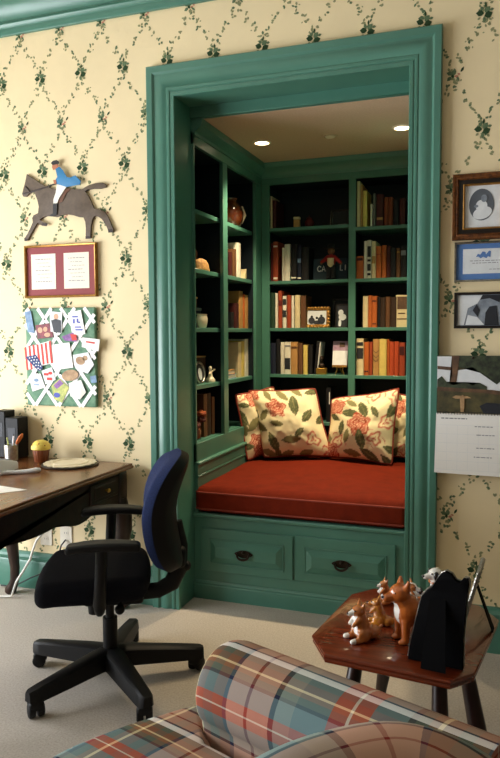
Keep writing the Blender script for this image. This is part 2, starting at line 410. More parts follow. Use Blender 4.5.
mb = MB()
for a, b in ((WY0, WY0 + 0.06), (WY1 - 0.06, WY1), ((WY0 + WY1) / 2 - 0.03, (WY0 + WY1) / 2 + 0.03)): mb.box(XL - 0.09, XL - 0.02, a, b, WZ0, WZ1)
for z in (WZ0, (WZ0 + WZ1) / 2 - 0.02, WZ1 - 0.05): mb.box(XL - 0.088, XL - 0.022, WY0, WY1, z, z + 0.05)
struct('window_1', mb, 'white_plastic')
mb = MB()
for a, b, c, d in ((WY0 - 0.12, WY0, WZ0 - 0.1, WZ1 + 0.12), (WY1, WY1 + 0.12, WZ0 - 0.1, WZ1 + 0.12), (WY0, WY1, WZ1, WZ1 + 0.12), (WY0, WY1, WZ0 - 0.1, WZ0)): mb.box(XL, XL + 0.03, a, b, c, d, bev=0.006)
struct('trim_5', mb, 'teal')

# crown moulding of the room
CROWN = [(0, 3.048), (0.016, 3.048), (0.020, 3.056), (0.020, 3.082), (0.030, 3.088), (0.036, 3.098), (0.032, 3.110), (0.024, 3.116), (0.030, 3.140), (0.050, 3.168), (0.082, 3.190),
         (0.100, 3.196), (0.100, 3.212), (0.112, 3.218), (0.122, 3.232), (0.122, 3.262), (0.15, 3.275), (0.19, 3.31), (0.20, 3.34), (0, 3.34)]
mb = MB(); mb.prism([(-p, z) for p, z in CROWN], XL, XR, 'x'); struct('trim_1', mb, 'teal', smooth=30)
mb = MB(); mb.prism([(XL + p, z) for p, z in CROWN], YF, 0, 'y'); struct('trim_6', mb, 'teal', smooth=30)

# baseboards
BASE = [(0, 0), (0.020, 0), (0.020, 0.150), (0.016, 0.158), (0.022, 0.168), (0.024, 0.180), (0.014, 0.192), (0.012, 0.206), (0, 0.208)]
mb = MB(); mb.prism([(-p, z) for p, z in BASE], XL, 0.012, 'x'); struct('baseboard_left', mb, 'teal', smooth=30)
mb = MB(); mb.prism([(-p, z) for p, z in BASE], 1.452, XR, 'x'); struct('baseboard_right', mb, 'teal', smooth=30)

# wide moulded casing round the niche, mitred
XO0, XO1, ZT, XI0, XI1, ZI = 0.012, 1.452, 2.769, 0.164, 1.311, 2.612
PROF = [(0, 0), (0, 0.030), (0.03, 0.036), (0.22, 0.036), (0.26, 0.032), (0.29, 0.027), (0.33, 0.027), (0.39, 0.031), (0.46, 0.034), (0.54, 0.034), (0.61, 0.031), (0.67, 0.026), (0.71, 0.024),
        (0.735, 0.027), (0.78, 0.028), (0.82, 0.026), (0.84, 0.022), (0.865, 0.022), (0.88, 0.026), (0.98, 0.026), (1.0, 0.022), (1.0, 0.0)]
mb = MB()
rows = []
for t, p in PROF:
    xa, xb, zt = XO0 + t * (XI0 - XO0), XO1 + t * (XI1 - XO1), ZT + t * (ZI - ZT)
    rows.append([mb.bm.verts.new(q) for q in ((xa, -p, 0), (xa, -p, zt), (xb, -p, zt), (xb, -p, 0))])
for a, b in zip(rows, rows[1:]):
    for k in range(3): mb.bm.faces.new((a[k], a[k + 1], b[k + 1], b[k]))
bmesh.ops.recalc_face_normals(mb.bm, faces=list(mb.bm.faces))
struct('trim_2', mb, 'teal', smooth=28)
# jamb lining and the strip that drops from its soffit
mb = MB()
mb.box(0.06, 0.1625, 0.0, 0.177, 0, 2.66); mb.box(1.3125, 1.42, 0.0, 0.177, 0, 2.66); mb.box(0.06, 1.42, 0.0, 0.177, 2.6135, 2.68)
struct('trim_3', mb, 'teal')
mb = MB(); mb.box(0.10, 1.40, 0.165, 0.20, NZ, 2.64, bev=0.004); struct('trim_4', mb, 'teal')

# the niche shell behind the bookcases
mb = MB(); mb.box(-0.24, -0.16, 0.12, 1.70, 0, 2.75); struct('wall_alcove_left', mb, 'plain_wall')
mb = MB(); mb.box(-0.24, 1.50, 1.62, 1.70, 0, 2.75); struct('wall_alcove_back', mb, 'plain_wall')
mb = MB(); mb.box(1.312, 1.44, 0.12, 1.70, 0, 2.75)
struct('wall_alcove_right', mb, 'teal')
mb = MB(); mb.box(-0.24, 1.44, 0.20, 1.70, NZ, NZ + 0.1); struct('ceiling_alcove', mb, 'niche_ceiling')
mb = MB(); mb.box(-0.24, 1.44, 0.25, 1.70, -0.08, 0); struct('floor_alcove', mb, 'carpet')

# ================================================================== BOOKCASES AND WINDOW SEAT
XF, YB = 0.177, 1.29                              # faces of the side and the far bookcase
LB = thing('built_in_bookcase', 'green built-in bookcase along the niche\'s shorter side wall, seen at an angle', 'bookcase', (0.0, 0.66, 0))
def lbuild(mb, name, m='teal', **k): return mb.build(name, m, LB, world=True, **k)
mb = MB()
mb.box(XF - 0.022, XF, 0.177, 0.19, 0.74, NZ - 0.002); mb.box(XF - 0.022, XF, 0.592, 0.662, 0.839, 2.426, bev=0.002); mb.box(XF - 0.022, XF, 1.175, YB, 0.839, 2.426, bev=0.002)
mb.box(XF - 0.022, XF, 0.177, YB, 2.426, NZ - 0.06, bev=0.002); mb.box(XF - 0.022, XF, 0.177, YB, 0.74, 0.839, bev=0.002)
lbuild(mb, 'face_frame')
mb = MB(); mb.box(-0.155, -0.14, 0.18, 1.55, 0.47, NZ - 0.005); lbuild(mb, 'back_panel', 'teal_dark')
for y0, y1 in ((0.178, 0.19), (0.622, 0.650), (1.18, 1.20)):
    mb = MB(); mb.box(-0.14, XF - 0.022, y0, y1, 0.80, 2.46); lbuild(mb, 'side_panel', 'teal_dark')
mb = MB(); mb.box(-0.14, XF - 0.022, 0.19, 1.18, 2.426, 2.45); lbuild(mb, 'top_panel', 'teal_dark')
for (y0, y1), zs in (((0.19, 0.622), (2.108, 1.789, 1.467, 1.150, 0.839)), ((0.65, 1.18), (2.108, 1.789, 1.467, 1.150, 0.839))):
    for z in zs:
        mb = MB(); mb.box(-0.14, XF - 0.03, y0, y1, z - 0.024, z, bev=0.002); lbuild(mb, 'shelf')
mb = MB(); mb.prism([(XF - 0.02, 2.475), (XF + 0.006, 2.475), (XF + 0.010, 2.490), (XF + 0.024, 2.505), (XF + 0.046, 2.520), (XF + 0.050, NZ - 0.001), (XF - 0.02, NZ - 0.001)], 0.178, YB + 0.1, 'y'); lbuild(mb, 'crown_moulding', smooth=25)
mb = MB(); mb.box(XF - 0.03, XF + 0.008, 0.178, YB, 0.47, 0.735); mb.box(XF - 0.02, XF + 0.020, 0.178, YB, 0.722, 0.742, bev=0.006); mb.box(XF - 0.01, XF + 0.014, 0.178, YB, 0.655, 0.668, bev=0.003); lbuild(mb, 'base_panel')

BB = thing('built_in_bookcase', 'green built-in bookcase across the niche\'s far wall, above the floral pillows', 'bookcase', (0.74, 1.44, 0))
def bbuild(mb, name, m='teal', **k): return mb.build(name, m, BB, world=True, **k)
XE = 1.310
mb = MB()
mb.box(XF, 0.233, YB, YB + 0.022, 0.50, 2.426, bev=0.002); mb.box(0.773, 0.819, YB, YB + 0.022, 0.50, 2.426, bev=0.002); mb.box(1.255, XE, YB, YB + 0.022, 0.50, 2.426, bev=0.002)
mb.box(XF, XE, YB, YB + 0.022, 2.426, NZ - 0.03, bev=0.002)
bbuild(mb, 'face_frame')
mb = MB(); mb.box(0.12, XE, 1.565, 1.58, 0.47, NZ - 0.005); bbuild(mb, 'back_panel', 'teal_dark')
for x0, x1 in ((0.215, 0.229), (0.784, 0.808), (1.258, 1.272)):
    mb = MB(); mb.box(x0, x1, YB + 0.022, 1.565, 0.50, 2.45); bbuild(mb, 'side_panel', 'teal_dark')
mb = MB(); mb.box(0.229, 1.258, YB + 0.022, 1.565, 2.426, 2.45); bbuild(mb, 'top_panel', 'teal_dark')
SHELF = {('L', 1): 2.139, ('R', 1): 2.117, ('L', 2): 1.786, ('R', 2): 1.786, ('L', 3): 1.470, ('R', 3): 1.470, ('L', 4): 1.157, ('R', 4): 1.157, ('L', 5): 0.839, ('R', 5): 0.839}
for (bay, r), z in SHELF.items():
    x0, x1 = (0.229, 0.784) if bay == 'L' else (0.808, 1.258)
    mb = MB(); mb.box(x0, x1, YB + 0.0215, 1.565, z - 0.022, z, bev=0.0015)
    mb.box(x0 + 0.0045, x1 - 0.0115 if bay == 'L' else x1 - 0.004, YB + 0.001, YB + 0.023, z - 0.022, z, bev=0.0015); bbuild(mb, 'shelf')
mb = MB(); mb.prism([(YB + 0.02, 2.47), (YB - 0.006, 2.47), (YB - 0.012, 2.485), (YB - 0.030, 2.505), (YB - 0.070, 2.528), (YB - 0.088, NZ - 0.001), (YB + 0.02, NZ - 0.001)], XF - 0.02, XE, 'x'); bbuild(mb, 'crown_moulding', smooth=25)

WS = thing('window_seat', 'teal built-in seat base with two panelled drawers under the rust cushion', 'window seat', (0.737, 0.7, 0))
def wbuild(mb, name, m='teal', par=None, **k): return mb.build(name, m, par or WS, world=True, **k)
X0, X1 = 0.1635, 1.3105
mb = MB(); mb.box(X0, X1, 0.172, 1.28, 0.0, 0.455, bev=0.002); wbuild(mb, 'carcass')
mb = MB(); mb.prism([(0.19, 0.446), (0.166, 0.446), (0.158, 0.452), (0.156, 0.462), (0.160, 0.469), (0.19, 0.470), (1.28, 0.470), (1.28, 0.446)], X0, X1, 'x'); wbuild(mb, 'seat_ledge', smooth=25)
mb = MB(); mb.prism([(0.18, 0.0), (0.158, 0.0), (0.158, 0.074), (0.162, 0.080), (0.160, 0.088), (0.168, 0.098), (0.18, 0.098)], X0, X1, 'x'); wbuild(mb, 'plinth', smooth=25)
def drawer(x0, x1, z0, z1, px0, px1, pz0, pz1, hx, hz):
    mb = MB(); yf = 0.160
    mb.box(x0, x1, yf, 0.172, z0, z1, bev=0.0025)
    # raised field in a sunk border
    g = 0.007
    mb.box(px0 - g, px1 + g, yf - 0.0045, yf + 0.001, pz1, pz1 + g, bev=0.0015); mb.box(px0 - g, px1 + g, yf - 0.0045, yf + 0.001, pz0 - g, pz0, bev=0.0015)
    mb.box(px0 - g, px0, yf - 0.0045, yf + 0.001, pz0 - g, pz1 + g, bev=0.0015); mb.box(px1, px1 + g, yf - 0.0045, yf + 0.001, pz0 - g, pz1 + g, bev=0.0015)
    b2 = bmesh.new(); i = 0.034
    A = [b2.verts.new(q) for q in ((px0, yf - 0.0005, pz0), (px1, yf - 0.0005, pz0), (px1, yf - 0.0005, pz1), (px0, yf - 0.0005, pz1))]
    B = [b2.verts.new(q) for q in ((px0 + i, yf - 0.015, pz0 + i), (px1 - i, yf - 0.015, pz0 + i), (px1 - i, yf - 0.015, pz1 - i), (px0 + i, yf - 0.015, pz1 - i))]
    b2.faces.new(B); b2.faces.new(A[::-1])
    for k in range(4): b2.faces.new((A[k], A[(k + 1) % 4], B[(k + 1) % 4], B[k]))
    mb.add(b2)
    d = wbuild(mb, 'drawer', smooth=20)
    h = MB(); yh = yf - 0.015
    h.prism([(hx + 0.046 * cos(a) * (1 + 0.12 * cos(4 * a)), hz + 0.020 * sin(a) + 0.004) for a in [2 * PI * k / 28 for k in range(28)]], yh - 0.004, yh + 0.0005, 'y')
    for s in (-1, 1): h.cyl((hx + s * 0.034, yh, hz + 0.004), (hx + s * 0.034, yh - 0.016, hz + 0.004), 0.006, 0.005, 10)
    h.tube([(hx + 0.034 * cos(PI + PI * k / 12), yh - 0.014 - 0.008 * sin(PI * k / 12), hz + 0.004 - 0.026 * sin(PI * k / 12)) for k in range(13)], [0.0045 + 0.002 * sin(PI * k / 12) for k in range(13)], 8)
    h.ball((hx, yh - 0.004, hz + 0.012), 0.010, 10)
    wbuild(h, 'handle', 'bronze', d)
drawer(0.207, 0.722, 0.157, 0.389, 0.262, 0.668, 0.206, 0.330, 0.458, 0.270)
drawer(0.733, 1.246, 0.160, 0.394, 0.790, 1.196, 0.208, 0.332, 0.982, 0.273)

# seat cushion
SCU = thing('seat_cushion', 'thick rust red velvet cushion covering the whole window seat', 'cushion', (0.737, 0.71, 0.470))
mb = MB()
def crown(p):
    k = max(0, 1 - (p.x / 0.57) ** 2) * max(0, 1 - (p.y / 0.55) ** 4)
    w = noise.noise(p * 5) * 0.003
    f = -0.006 * sin(PI * max(0, min(1, (p.z + 0.07) / 0.14))) if p.y < -0.5 else 0
    return Vector((p.x, p.y + f, p.z + (0.026 * k + w if p.z > 0 else 0)))
mb.soft(1.140, 1.090, 0.140, 0.042, 6, 0, tr(0, -0.004, 0.0705), crown, 24); mb.build('cushion_body', 'red_velvet', SCU, smooth=60)
mb = MB()
for z in (0.112, 0.024):
    hx, hy, r = 0.564, 0.540, 0.034
    pts = []
    for cx, cy, a0 in ((hx - r, hy - r, 0), (-hx + r, hy - r, 90), (-hx + r, -hy + r, 180), (hx - r, -hy + r, 270)):
        for k in range(7): a = R(a0 + 15 * k); pts.append((cx + (r + 0.004) * cos(a), cy - 0.004 + (r + 0.004) * sin(a), z))
    mb.tube(pts, 0.0055, 8, closed=True)
mb.build('piping', 'piping', SCU, smooth=60)

# ------------------------------------------------------------------ floral pillows
def chintz(seed):
    r = random.Random(seed); mot = []
    for k in range(160):
        x, y = r.uniform(-1, 1), r.uniform(-1, 1)
        rose = r.random() < 0.33; rad = r.uniform(0.26, 0.38) if rose else r.uniform(0.20, 0.34)
        if all((x - m[1]) ** 2 + (y - m[2]) ** 2 > (0.60 * (rad + m[3])) ** 2 for m in mot):
            mot.append(('r' if rose else 'l', x, y, rad, r.uniform(0, 6.28), r.random()))
    return mot
CREAM, GREEN, OLIVE, PINK, RUSTC, BLUSH = [lin(c) for c in ((246, 232, 188), (92, 96, 62), (134, 128, 84), (206, 126, 100), (178, 82, 58), (238, 192, 156))]
def chintz_at(mot, u, v):
    c = CREAM
    for kind, x, y, rad, a, q in mot:
        dx, dy = u - x, v - y; d = math.hypot(dx, dy)
        if d > rad * 1.3: continue
        if kind == 'r':
            th = math.atan2(dy, dx); edge = rad * (0.85 + 0.13 * cos(5 * th + a))
            if d < edge:
                k = d / edge; s = sin(11 * k + 1.6 * sin(3 * th + a) + a)
                c = (RUSTC if q > 0.6 else PINK) if s > 0.5 else (BLUSH if s > -0.1 else (PINK if q > 0.5 else CREAM))
        else:
            lx = dx * cos(a) + dy * sin(a); ly = -dx * sin(a) + dy * cos(a)
            w = 0.42 * rad * (1 - (lx / rad) ** 2) if abs(lx) < rad else -1
            if abs(ly) < w:
                vein = abs(ly) < 0.035 * rad or abs(sin(12 * (lx / rad) + 5 * abs(ly) / rad)) < 0.13
                c = OLIVE if vein else (GREEN if q > 0.35 else OLIVE)
    return c
def pillow(name, label, loc, rotz, w, h, th, tilt, roll, seed, flop=0.0, shear=0.0, N=72):
    t = thing(name, label, 'pillow', loc, rotz, None)
    mot = chintz(seed)
    T = rot(-tilt, 'X') @ tr(0, 0, h * 0.5) @ rot(roll, 'Y')
    def pos(u, v, s):
        x = w / 2 * u * (1 - 0.10 * (1 - v * v) * abs(u)); z = h / 2 * v * (1 - 0.10 * (1 - u * u) * abs(v))
        q = 1 - 0.075 * (u * v) ** 4; x *= q; z *= q; x -= shear * z
        e = max(0.0, (1 - u * u) * (1 - v * v)) ** 0.58
        wr = 0.016 * noise.noise(Vector((u * 2.2, v * 2.2, seed))) * e + 0.012 * e * (1 - e) * sin(9 * math.atan2(v, u) + seed) + 0.005 * noise.noise(Vector((u * 6, v * 6, seed))) * e
        y = -s * (th / 2 * e + wr)
        z += flop * max(0, v) ** 2 * (u - 0.15) * 0.16; y += flop * 0.06 * max(0, v) ** 3 * sin(3 * u)
        return T @ Vector((x, y, z))
    bm = bmesh.new(); cl = bm.verts.layers.float_color.new('pattern')
    G = {}
    for s in (1, -1):
        for i in range(N + 1):
            for j in range(N + 1):
                if s == -1 and (i in (0, N) or j in (0, N)): G[s, i, j] = G[1, i, j]; continue
                u, v = -1 + 2 * i / N, -1 + 2 * j / N
                p = bm.verts.new(pos(u, v, s)); p[cl] = (*chintz_at(mot, u, v if s > 0 else -v), 1); G[s, i, j] = p
        for i in range(N):
            for j in range(N):
                q = [G[s, i, j], G[s, i + 1, j], G[s, i + 1, j + 1], G[s, i, j + 1]]
                bm.faces.new(q if s > 0 else q[::-1])
    bmesh.ops.recalc_face_normals(bm, faces=list(bm.faces))
    me = bpy.data.meshes.new('pillow_cover'); bm.to_mesh(me); bm.free(); me.materials.append(M['floral']); me.shade_smooth()
    o = bpy.data.objects.new('pillow_cover', me); COL.objects.link(o); o.parent = t
    rim = [(-1 + k / 12, -1) for k in range(24)] + [(1, -1 + k / 12) for k in range(24)] + [(1 - k / 12, 1) for k in range(24)] + [(-1, 1 - k / 12) for k in range(24)]
    mb = MB(); mb.tube([pos(u, v, 1) for u, v in rim], 0.0065, 8, closed=True); mb.build('piping', 'piping', t, smooth=60)
    return t
pillow('throw_pillow', 'floral chintz pillow in the niche corner, half behind the big slanted one', (0.272, 1.055, 0.628), R(60), 0.36, 0.45, 0.15, R(9), R(-6), 11)
pillow('throw_pillow', 'large slanted floral chintz pillow leaning beside the corner pillow', (0.458, 1.000, 0.634), R(13), 0.46, 0.46, 0.22, R(12), R(-2), 5, shear=0.22)
pillow('throw_pillow', 'slumped floral chintz pillow with one raised corner, before the last hidden pillow', (0.900, 1.030, 0.632), R(-6), 0.45, 0.45, 0.22, R(12), R(3), 8, flop=0.35, shear=0.02)
pillow('throw_pillow', 'floral chintz pillow mostly hidden between the slumped pillow and the casing', (1.150, 1.195, 0.630), R(-8), 0.29, 0.43, 0.12, R(7), R(4), 23)

# ================================================================== BOOKS
ORD = ['first', 'second', 'third', 'fourth', 'fifth', 'sixth', 'seventh', 'eighth', 'ninth', 'tenth']
ROWN = {1: 'top', 2: 'second', 3: 'third', 4: 'fourth', 5: 'lowest'}
def book_mesh(w, h, d, colour, marks=(), parent_thing=None):
    """Cloth case (spine and two boards) round a paper block; local: spine on the -y side, standing on z = 0."""
    t = min(0.003, w * 0.14)
    mb = MB()
    mb.box(-w / 2, -w / 2 + t, 0.002, d, 0, h, bev=0.0006); mb.box(w / 2 - t, w / 2, 0.002, d, 0, h, bev=0.0006)
    n = 7; prof = [(w / 2 * cos(PI + PI * k / n), 0.004 + 0.005 * sin(PI + PI * k / n)) for k in range(n + 1)]
    prof += [(w / 2 - t, 0.006), (-w / 2 + t, 0.006)]
    mb.prism(prof, 0, h, 'z')
    c = mb.build('cover', 'bk_' + colour, parent_thing, smooth=35)
    pg = MB(); pg.box(-w / 2 + t, w / 2 - t, 0.006, d - 0.004, 0.003, h - 0.004); pg.build('pages', 'cream_card', parent_thing)
    for (z0, z1, m) in marks:
        k = MB(); k.box(-w / 2 * 0.86, w / 2 * 0.86, -0.0022, 0.004, z0 * h, z1 * h, bev=0.0005); k.build('spine_label', m, parent_thing)
BACK_BOOKS = [
     ('L', 1, 0.232, 0.245, 0.218, 'cream', 'thin cream'),
     ('L', 1, 0.247, 0.272, 0.19, 'maroon', 'dark maroon'),
     ('L', 2, 0.234, 0.249, 0.257, 'darkred', 'narrow dark red'),
     ('L', 2, 0.252, 0.287, 0.266, 'rust', 'rust red'),
     ('L', 2, 0.314, 0.333, 0.223, 'white', 'short white'),
     ('L', 2, 0.335, 0.373, 0.245, 'white', 'wide white'),
     ('L', 2, 0.378, 0.419, 0.243, 'black', 'black'),
     ('L', 2, 0.422, 0.45, 0.235, 'navy', 'navy blue'),
     ('L', 2, 0.453, 0.501, 0.22, 'black', 'wide black'),
     ('L', 3, 0.232, 0.263, 0.24, 'green', 'dark green'),
     ('L', 3, 0.267, 0.286, 0.236, 'white', 'slim white'),
     ('L', 3, 0.289, 0.317, 0.249, 'rust', 'brick red'),
     ('L', 3, 0.32, 0.347, 0.215, 'white', 'white title-banded'),
     ('L', 3, 0.349, 0.379, 0.221, 'rust', 'russet'),
     ('L', 3, 0.382, 0.401, 0.217, 'white', 'narrow white'),
     ('L', 3, 0.404, 0.44, 0.22, 'cream', 'cream'),
     ('L', 3, 0.443, 0.481, 0.215, 'brown', 'brown'),
     ('L', 4, 0.231, 0.269, 0.211, 'navy', 'navy'),
     ('L', 4, 0.272, 0.298, 0.238, 'black', 'tall black'),
     ('L', 4, 0.302, 0.328, 0.218, 'white', 'white'),
     ('L', 4, 0.331, 0.376, 0.218, 'white', 'white picture-spined'),
     ('L', 4, 0.377, 0.425, 0.218, 'tan', 'golden tan'),
     ('L', 4, 0.429, 0.46, 0.211, 'brown', 'dark brown'),
     ('L', 4, 0.463, 0.493, 0.198, 'yellow', 'pale yellow'),
     ('L', 4, 0.499, 0.526, 0.198, 'black', 'short black'),
     ('R', 1, 0.822, 0.843, 0.294, 'cream', 'tallest cream'),
     ('R', 1, 0.845, 0.859, 0.271, 'tan', 'narrow tan'),
     ('R', 1, 0.861, 0.887, 0.231, 'yellow', 'pale yellow'),
     ('R', 1, 0.911, 0.923, 0.143, 'white', 'slim short white'),
     ('R', 1, 0.927, 0.944, 0.208, 'grey', 'grey'),
     ('R', 1, 0.947, 0.992, 0.202, 'maroon', 'maroon'),
     ('R', 1, 0.998, 1.023, 0.181, 'rustdark', 'dark rust'),
     ('R', 1, 1.025, 1.052, 0.179, 'rustdark', 'brown red'),
     ('R', 1, 1.055, 1.09, 0.158, 'black', 'black'),
     ('R', 1, 1.093, 1.13, 0.168, 'maroon', 'dark wine red'),
     ('R', 2, 0.82, 0.866, 0.146, 'orange', 'short orange brown'),
     ('R', 2, 0.868, 0.889, 0.242, 'white', 'narrow white'),
     ('R', 2, 0.891, 0.917, 0.246, 'white', 'white and black lettered'),
     ('R', 2, 0.919, 0.946, 0.238, 'cream', 'cream'),
     ('R', 2, 0.948, 0.981, 0.205, 'orange', 'orange'),
     ('R', 2, 0.984, 1.013, 0.209, 'orange', 'burnt orange'),
     ('R', 2, 1.015, 1.039, 0.205, 'maroon', 'dark red'),
     ('R', 2, 1.04, 1.074, 0.188, 'black', 'near-black'),
     ('R', 2, 1.077, 1.101, 0.186, 'brown', 'brown'),
     ('R', 2, 1.103, 1.14, 0.201, 'black', 'black'),
     ('R', 3, 0.865, 0.899, 0.203, 'cream', 'off-white'),
     ('R', 3, 0.9, 0.923, 0.206, 'orange', 'slim orange'),
     ('R', 3, 0.924, 0.956, 0.202, 'orange', 'bright orange'),
     ('R', 3, 0.958, 0.978, 0.195, 'black', 'slim black'),
     ('R', 3, 0.979, 1.01, 0.191, 'darkbrown', 'dark brown'),
     ('R', 3, 1.011, 1.039, 0.197, 'brown', 'mid brown'),
     ('R', 3, 1.042, 1.082, 0.193, 'darkbrown', 'wide dark brown'),
     ('R', 4, 0.823, 0.871, 0.241, 'cream', 'black-banded cream'),
     ('R', 4, 0.875, 0.906, 0.218, 'orange', 'orange'),
     ('R', 4, 0.907, 0.929, 0.218, 'rust', 'red orange'),
     ('R', 4, 0.933, 0.972, 0.237, 'tan', 'tan chevron-patterned'),
     ('R', 4, 0.974, 1.021, 0.237, 'yellow', 'wide yellow'),
     ('R', 4, 1.022, 1.038, 0.234, 'orange', 'slim orange'),
     ('R', 4, 1.039, 1.068, 0.221, 'redorange', 'red orange'),
     ('R', 4, 1.07, 1.098, 0.221, 'redorange', 'brick orange'),
     ('R', 4, 1.1, 1.137, 0.215, 'rust', 'dark-labelled russet'),
]
SIDE_BOOKS = [
     (2, 0.845, 0.89, 0.152, 'maroon', 'maroon'),
     (2, 0.904, 0.966, 0.178, 'brown', 'brown'),
     (2, 0.98, 1.05, 0.225, 'white', 'tall white'),
     (3, 0.866, 0.915, 0.102, 'black', 'black'),
     (3, 0.928, 1.009, 0.161, 'maroon', 'dark red'),
     (3, 1.015, 1.085, 0.242, 'tan', 'tall tan'),
     (3, 1.089, 1.122, 0.226, 'orange', 'thin orange brown'),
     (3, 1.126, 1.196, 0.222, 'tan', 'light tan'),
     (4, 0.993, 1.053, 0.228, 'cream', 'cream'),
     (4, 1.057, 1.111, 0.234, 'yellow', 'pale yellow'),
     (4, 1.115, 1.191, 0.247, 'white', 'white'),
     (5, 0.424, 0.478, 0.248, 'brown', 'brown'),
     (5, 0.481, 0.532, 0.249, 'darkbrown', 'dark brown'),
     (5, 0.548, 0.588, 0.221, 'brown', 'slim brown'),
]
MARKS = {('L', 2, 'rust red'): [(0.05, 0.10, 'cream_card'), (0.86, 0.9, 'cream_card')], ('L', 2, 'black'): [(0.06, 0.1, 'cream_card')], ('L', 2, 'navy blue'): [(0.05, 0.09, 'cream_card'), (0.5, 0.62, 'photo_blue')],
         ('L', 3, 'white title-banded'): [(0.34, 0.55, 'ink'), (0.72, 0.9, 'ink')], ('L', 3, 'brick red'): [(0.6, 0.75, 'bk_darkred')], ('L', 4, 'white picture-spined'): [(0.15, 0.5, 'photo_dark'), (0.86, 0.9, 'ink_grey')],
         ('L', 4, 'golden tan'): [(0.8, 0.86, 'bk_brown')], ('R', 2, 'white and black lettered'): [(0.08, 0.14, 'ink'), (0.2, 0.38, 'ink'), (0.44, 0.5, 'ink'), (0.56, 0.84, 'ink')], ('R', 2, 'cream'): [(0.4, 0.6, 'bk_tan')],
         ('R', 4, 'black-banded cream'): [(0.45, 0.74, 'ink'), (0.8, 0.9, 'ink')], ('R', 4, 'dark-labelled russet'): [(0.62, 0.88, 'bk_maroon')], ('R', 4, 'orange'): [(0.1, 0.14, 'bk_maroon')],
         ('R', 2, 'short orange brown'): [(0.8, 0.92, 'bk_maroon')], ('R', 2, 'orange'): [(0.72, 0.76, 'bk_rust')], ('R', 1, 'maroon'): [(0.2, 0.28, 'bk_tan')], ('R', 3, 'bright orange'): [(0.82, 0.86, 'bk_maroon'), (0.1, 0.13, 'bk_maroon')],
         ('R', 2, 'black'): [(0.7, 0.85, 'ink_grey')], ('R', 2, 'brown'): [(0.85, 0.9, 'gold')]}
cnt = {}
rb = random.Random(5)
for bay, r, x0, x1, h, colr, desc in BACK_BOOKS:
    k = cnt.get((bay, r), 0); cnt[bay, r] = k + 1
    post = 'corner post' if bay == 'L' else 'middle post'
    z = SHELF[bay, r]; d = rb.uniform(0.15, 0.19)
    t = thing('book', f'{desc} book, {ORD[k]} from the {post}, {ROWN[r]} shelf of the far bookcase', 'book', ((x0 + x1) / 2, YB + 0.016 + rb.uniform(0, 0.012), z), 0, f'books on the far bookcase, {ROWN[r]} shelf from the {post}')
    book_mesh(x1 - x0 - 0.0012, h, d, colr, MARKS.get((bay, r, desc), ()), t)
cnt = {}
SZ = {2: 1.789, 3: 1.467, 4: 1.150, 5: 0.839}
for r, y0, y1, h, colr, desc in SIDE_BOOKS:
    k = cnt.get(r, 0); cnt[r] = k + 1
    t = thing('book', f'{desc} book, {ORD[k]} of the row on the side bookcase\'s {ROWN[r]} shelf', 'book', (0.118, (y0 + y1) / 2, SZ[r]), R(90), f'books on the side bookcase, {ROWN[r]} shelf')
    book_mesh(min(y1 - y0, 0.075) - 0.002, h, 0.17, colr, (), t)
# chevrons on the tan spine
for o in list(COL.objects):
    if o.get('label', '').startswith('tan chevron'):
        mb = MB()
        for z in (0.115, 0.145, 0.09):
            for s in (-1, 1): mb.tube([(s * 0.017, -0.0016, z + 0.018), (0, -0.0022, z)], 0.0014, 6)
        mb.build('spine_ornament', 'ink', o)
# the leaning book, the flat pair, the face-out book
t = thing('book', 'cream book leaning against the upright white one, side bookcase, second shelf', 'book', (0.105, 1.150, 1.789), R(90), 'books on the side bookcase, second shelf')
mb = MB(); T = rot(R(33), 'Y') @ tr(0.0, 0, 0)
mb.box(-0.015, -0.012, 0, 0.16, 0, 0.19, T=T); mb.box(0.012, 0.015, 0, 0.16, 0, 0.19, T=T); mb.box(-0.015, 0.015, -0.003, 0, 0, 0.19, T=T); mb.build('cover', 'bk_cream', t)
mb = MB(); mb.box(-0.012, 0.012, 0.001, 0.155, 0.003, 0.186, T=T); mb.build('pages', 'cream_card', t)
for nm, z, c, lab, dy in (('book', 1.150, 'photo_blue', 'pale blue book lying flat under the golden one, side bookcase, fourth shelf', 0.0), ('book', 1.1785, 'bk_tan', 'golden tan book lying flat on the pale blue one, side bookcase, fourth shelf', -0.03)):
    t = thing(nm, lab, 'book', (0.05, 0.84 + dy, z), R(4 + 60 * dy), 'flat books on the side bookcase')
    mb = MB(); mb.box(-0.075, 0.075, -0.11, 0.11, 0, 0.004); mb.box(-0.075, 0.075, -0.11, 0.11, 0.024, 0.028); mb.box(-0.078, -0.073, -0.11, 0.11, 0, 0.028); mb.build('cover', c, t)
    mb = MB(); mb.box(-0.072, 0.072, -0.107, 0.107, 0.004, 0.024); mb.build('pages', 'cream_card', t)
t = thing('book', 'dark brown book leaning beside the flat pair on the side bookcase', 'book', (0.06, 0.955, 1.150), R(90), 'books on the side bookcase, fourth shelf')
T = rot(R(-9), 'Y'); mb = MB(); mb.box(-0.014, -0.011, 0, 0.15, 0, 0.2, T=T); mb.box(0.011, 0.014, 0, 0.15, 0, 0.2, T=T); mb.box(-0.014, 0.014, -0.003, 0, 0, 0.2, T=T); mb.build('cover', 'bk_darkbrown', t)
mb = MB(); mb.box(-0.011, 0.011, 0.001, 0.145, 0.003, 0.196, T=T); mb.build('pages', 'cream_card', t)
t = thing('book', 'cream picture-covered book standing face out beside the dark spines, third shelf', 'book', (1.115, YB + 0.028, 1.470), 0)
mb = MB(); mb.box(-0.04, 0.04, 0, 0.003, 0, 0.205, bev=0.001); mb.box(-0.04, 0.04, 0.027, 0.03, 0, 0.205, bev=0.001); mb.box(-0.04, -0.037, 0, 0.03, 0, 0.205); mb.build('cover', 'bk_cream', t)
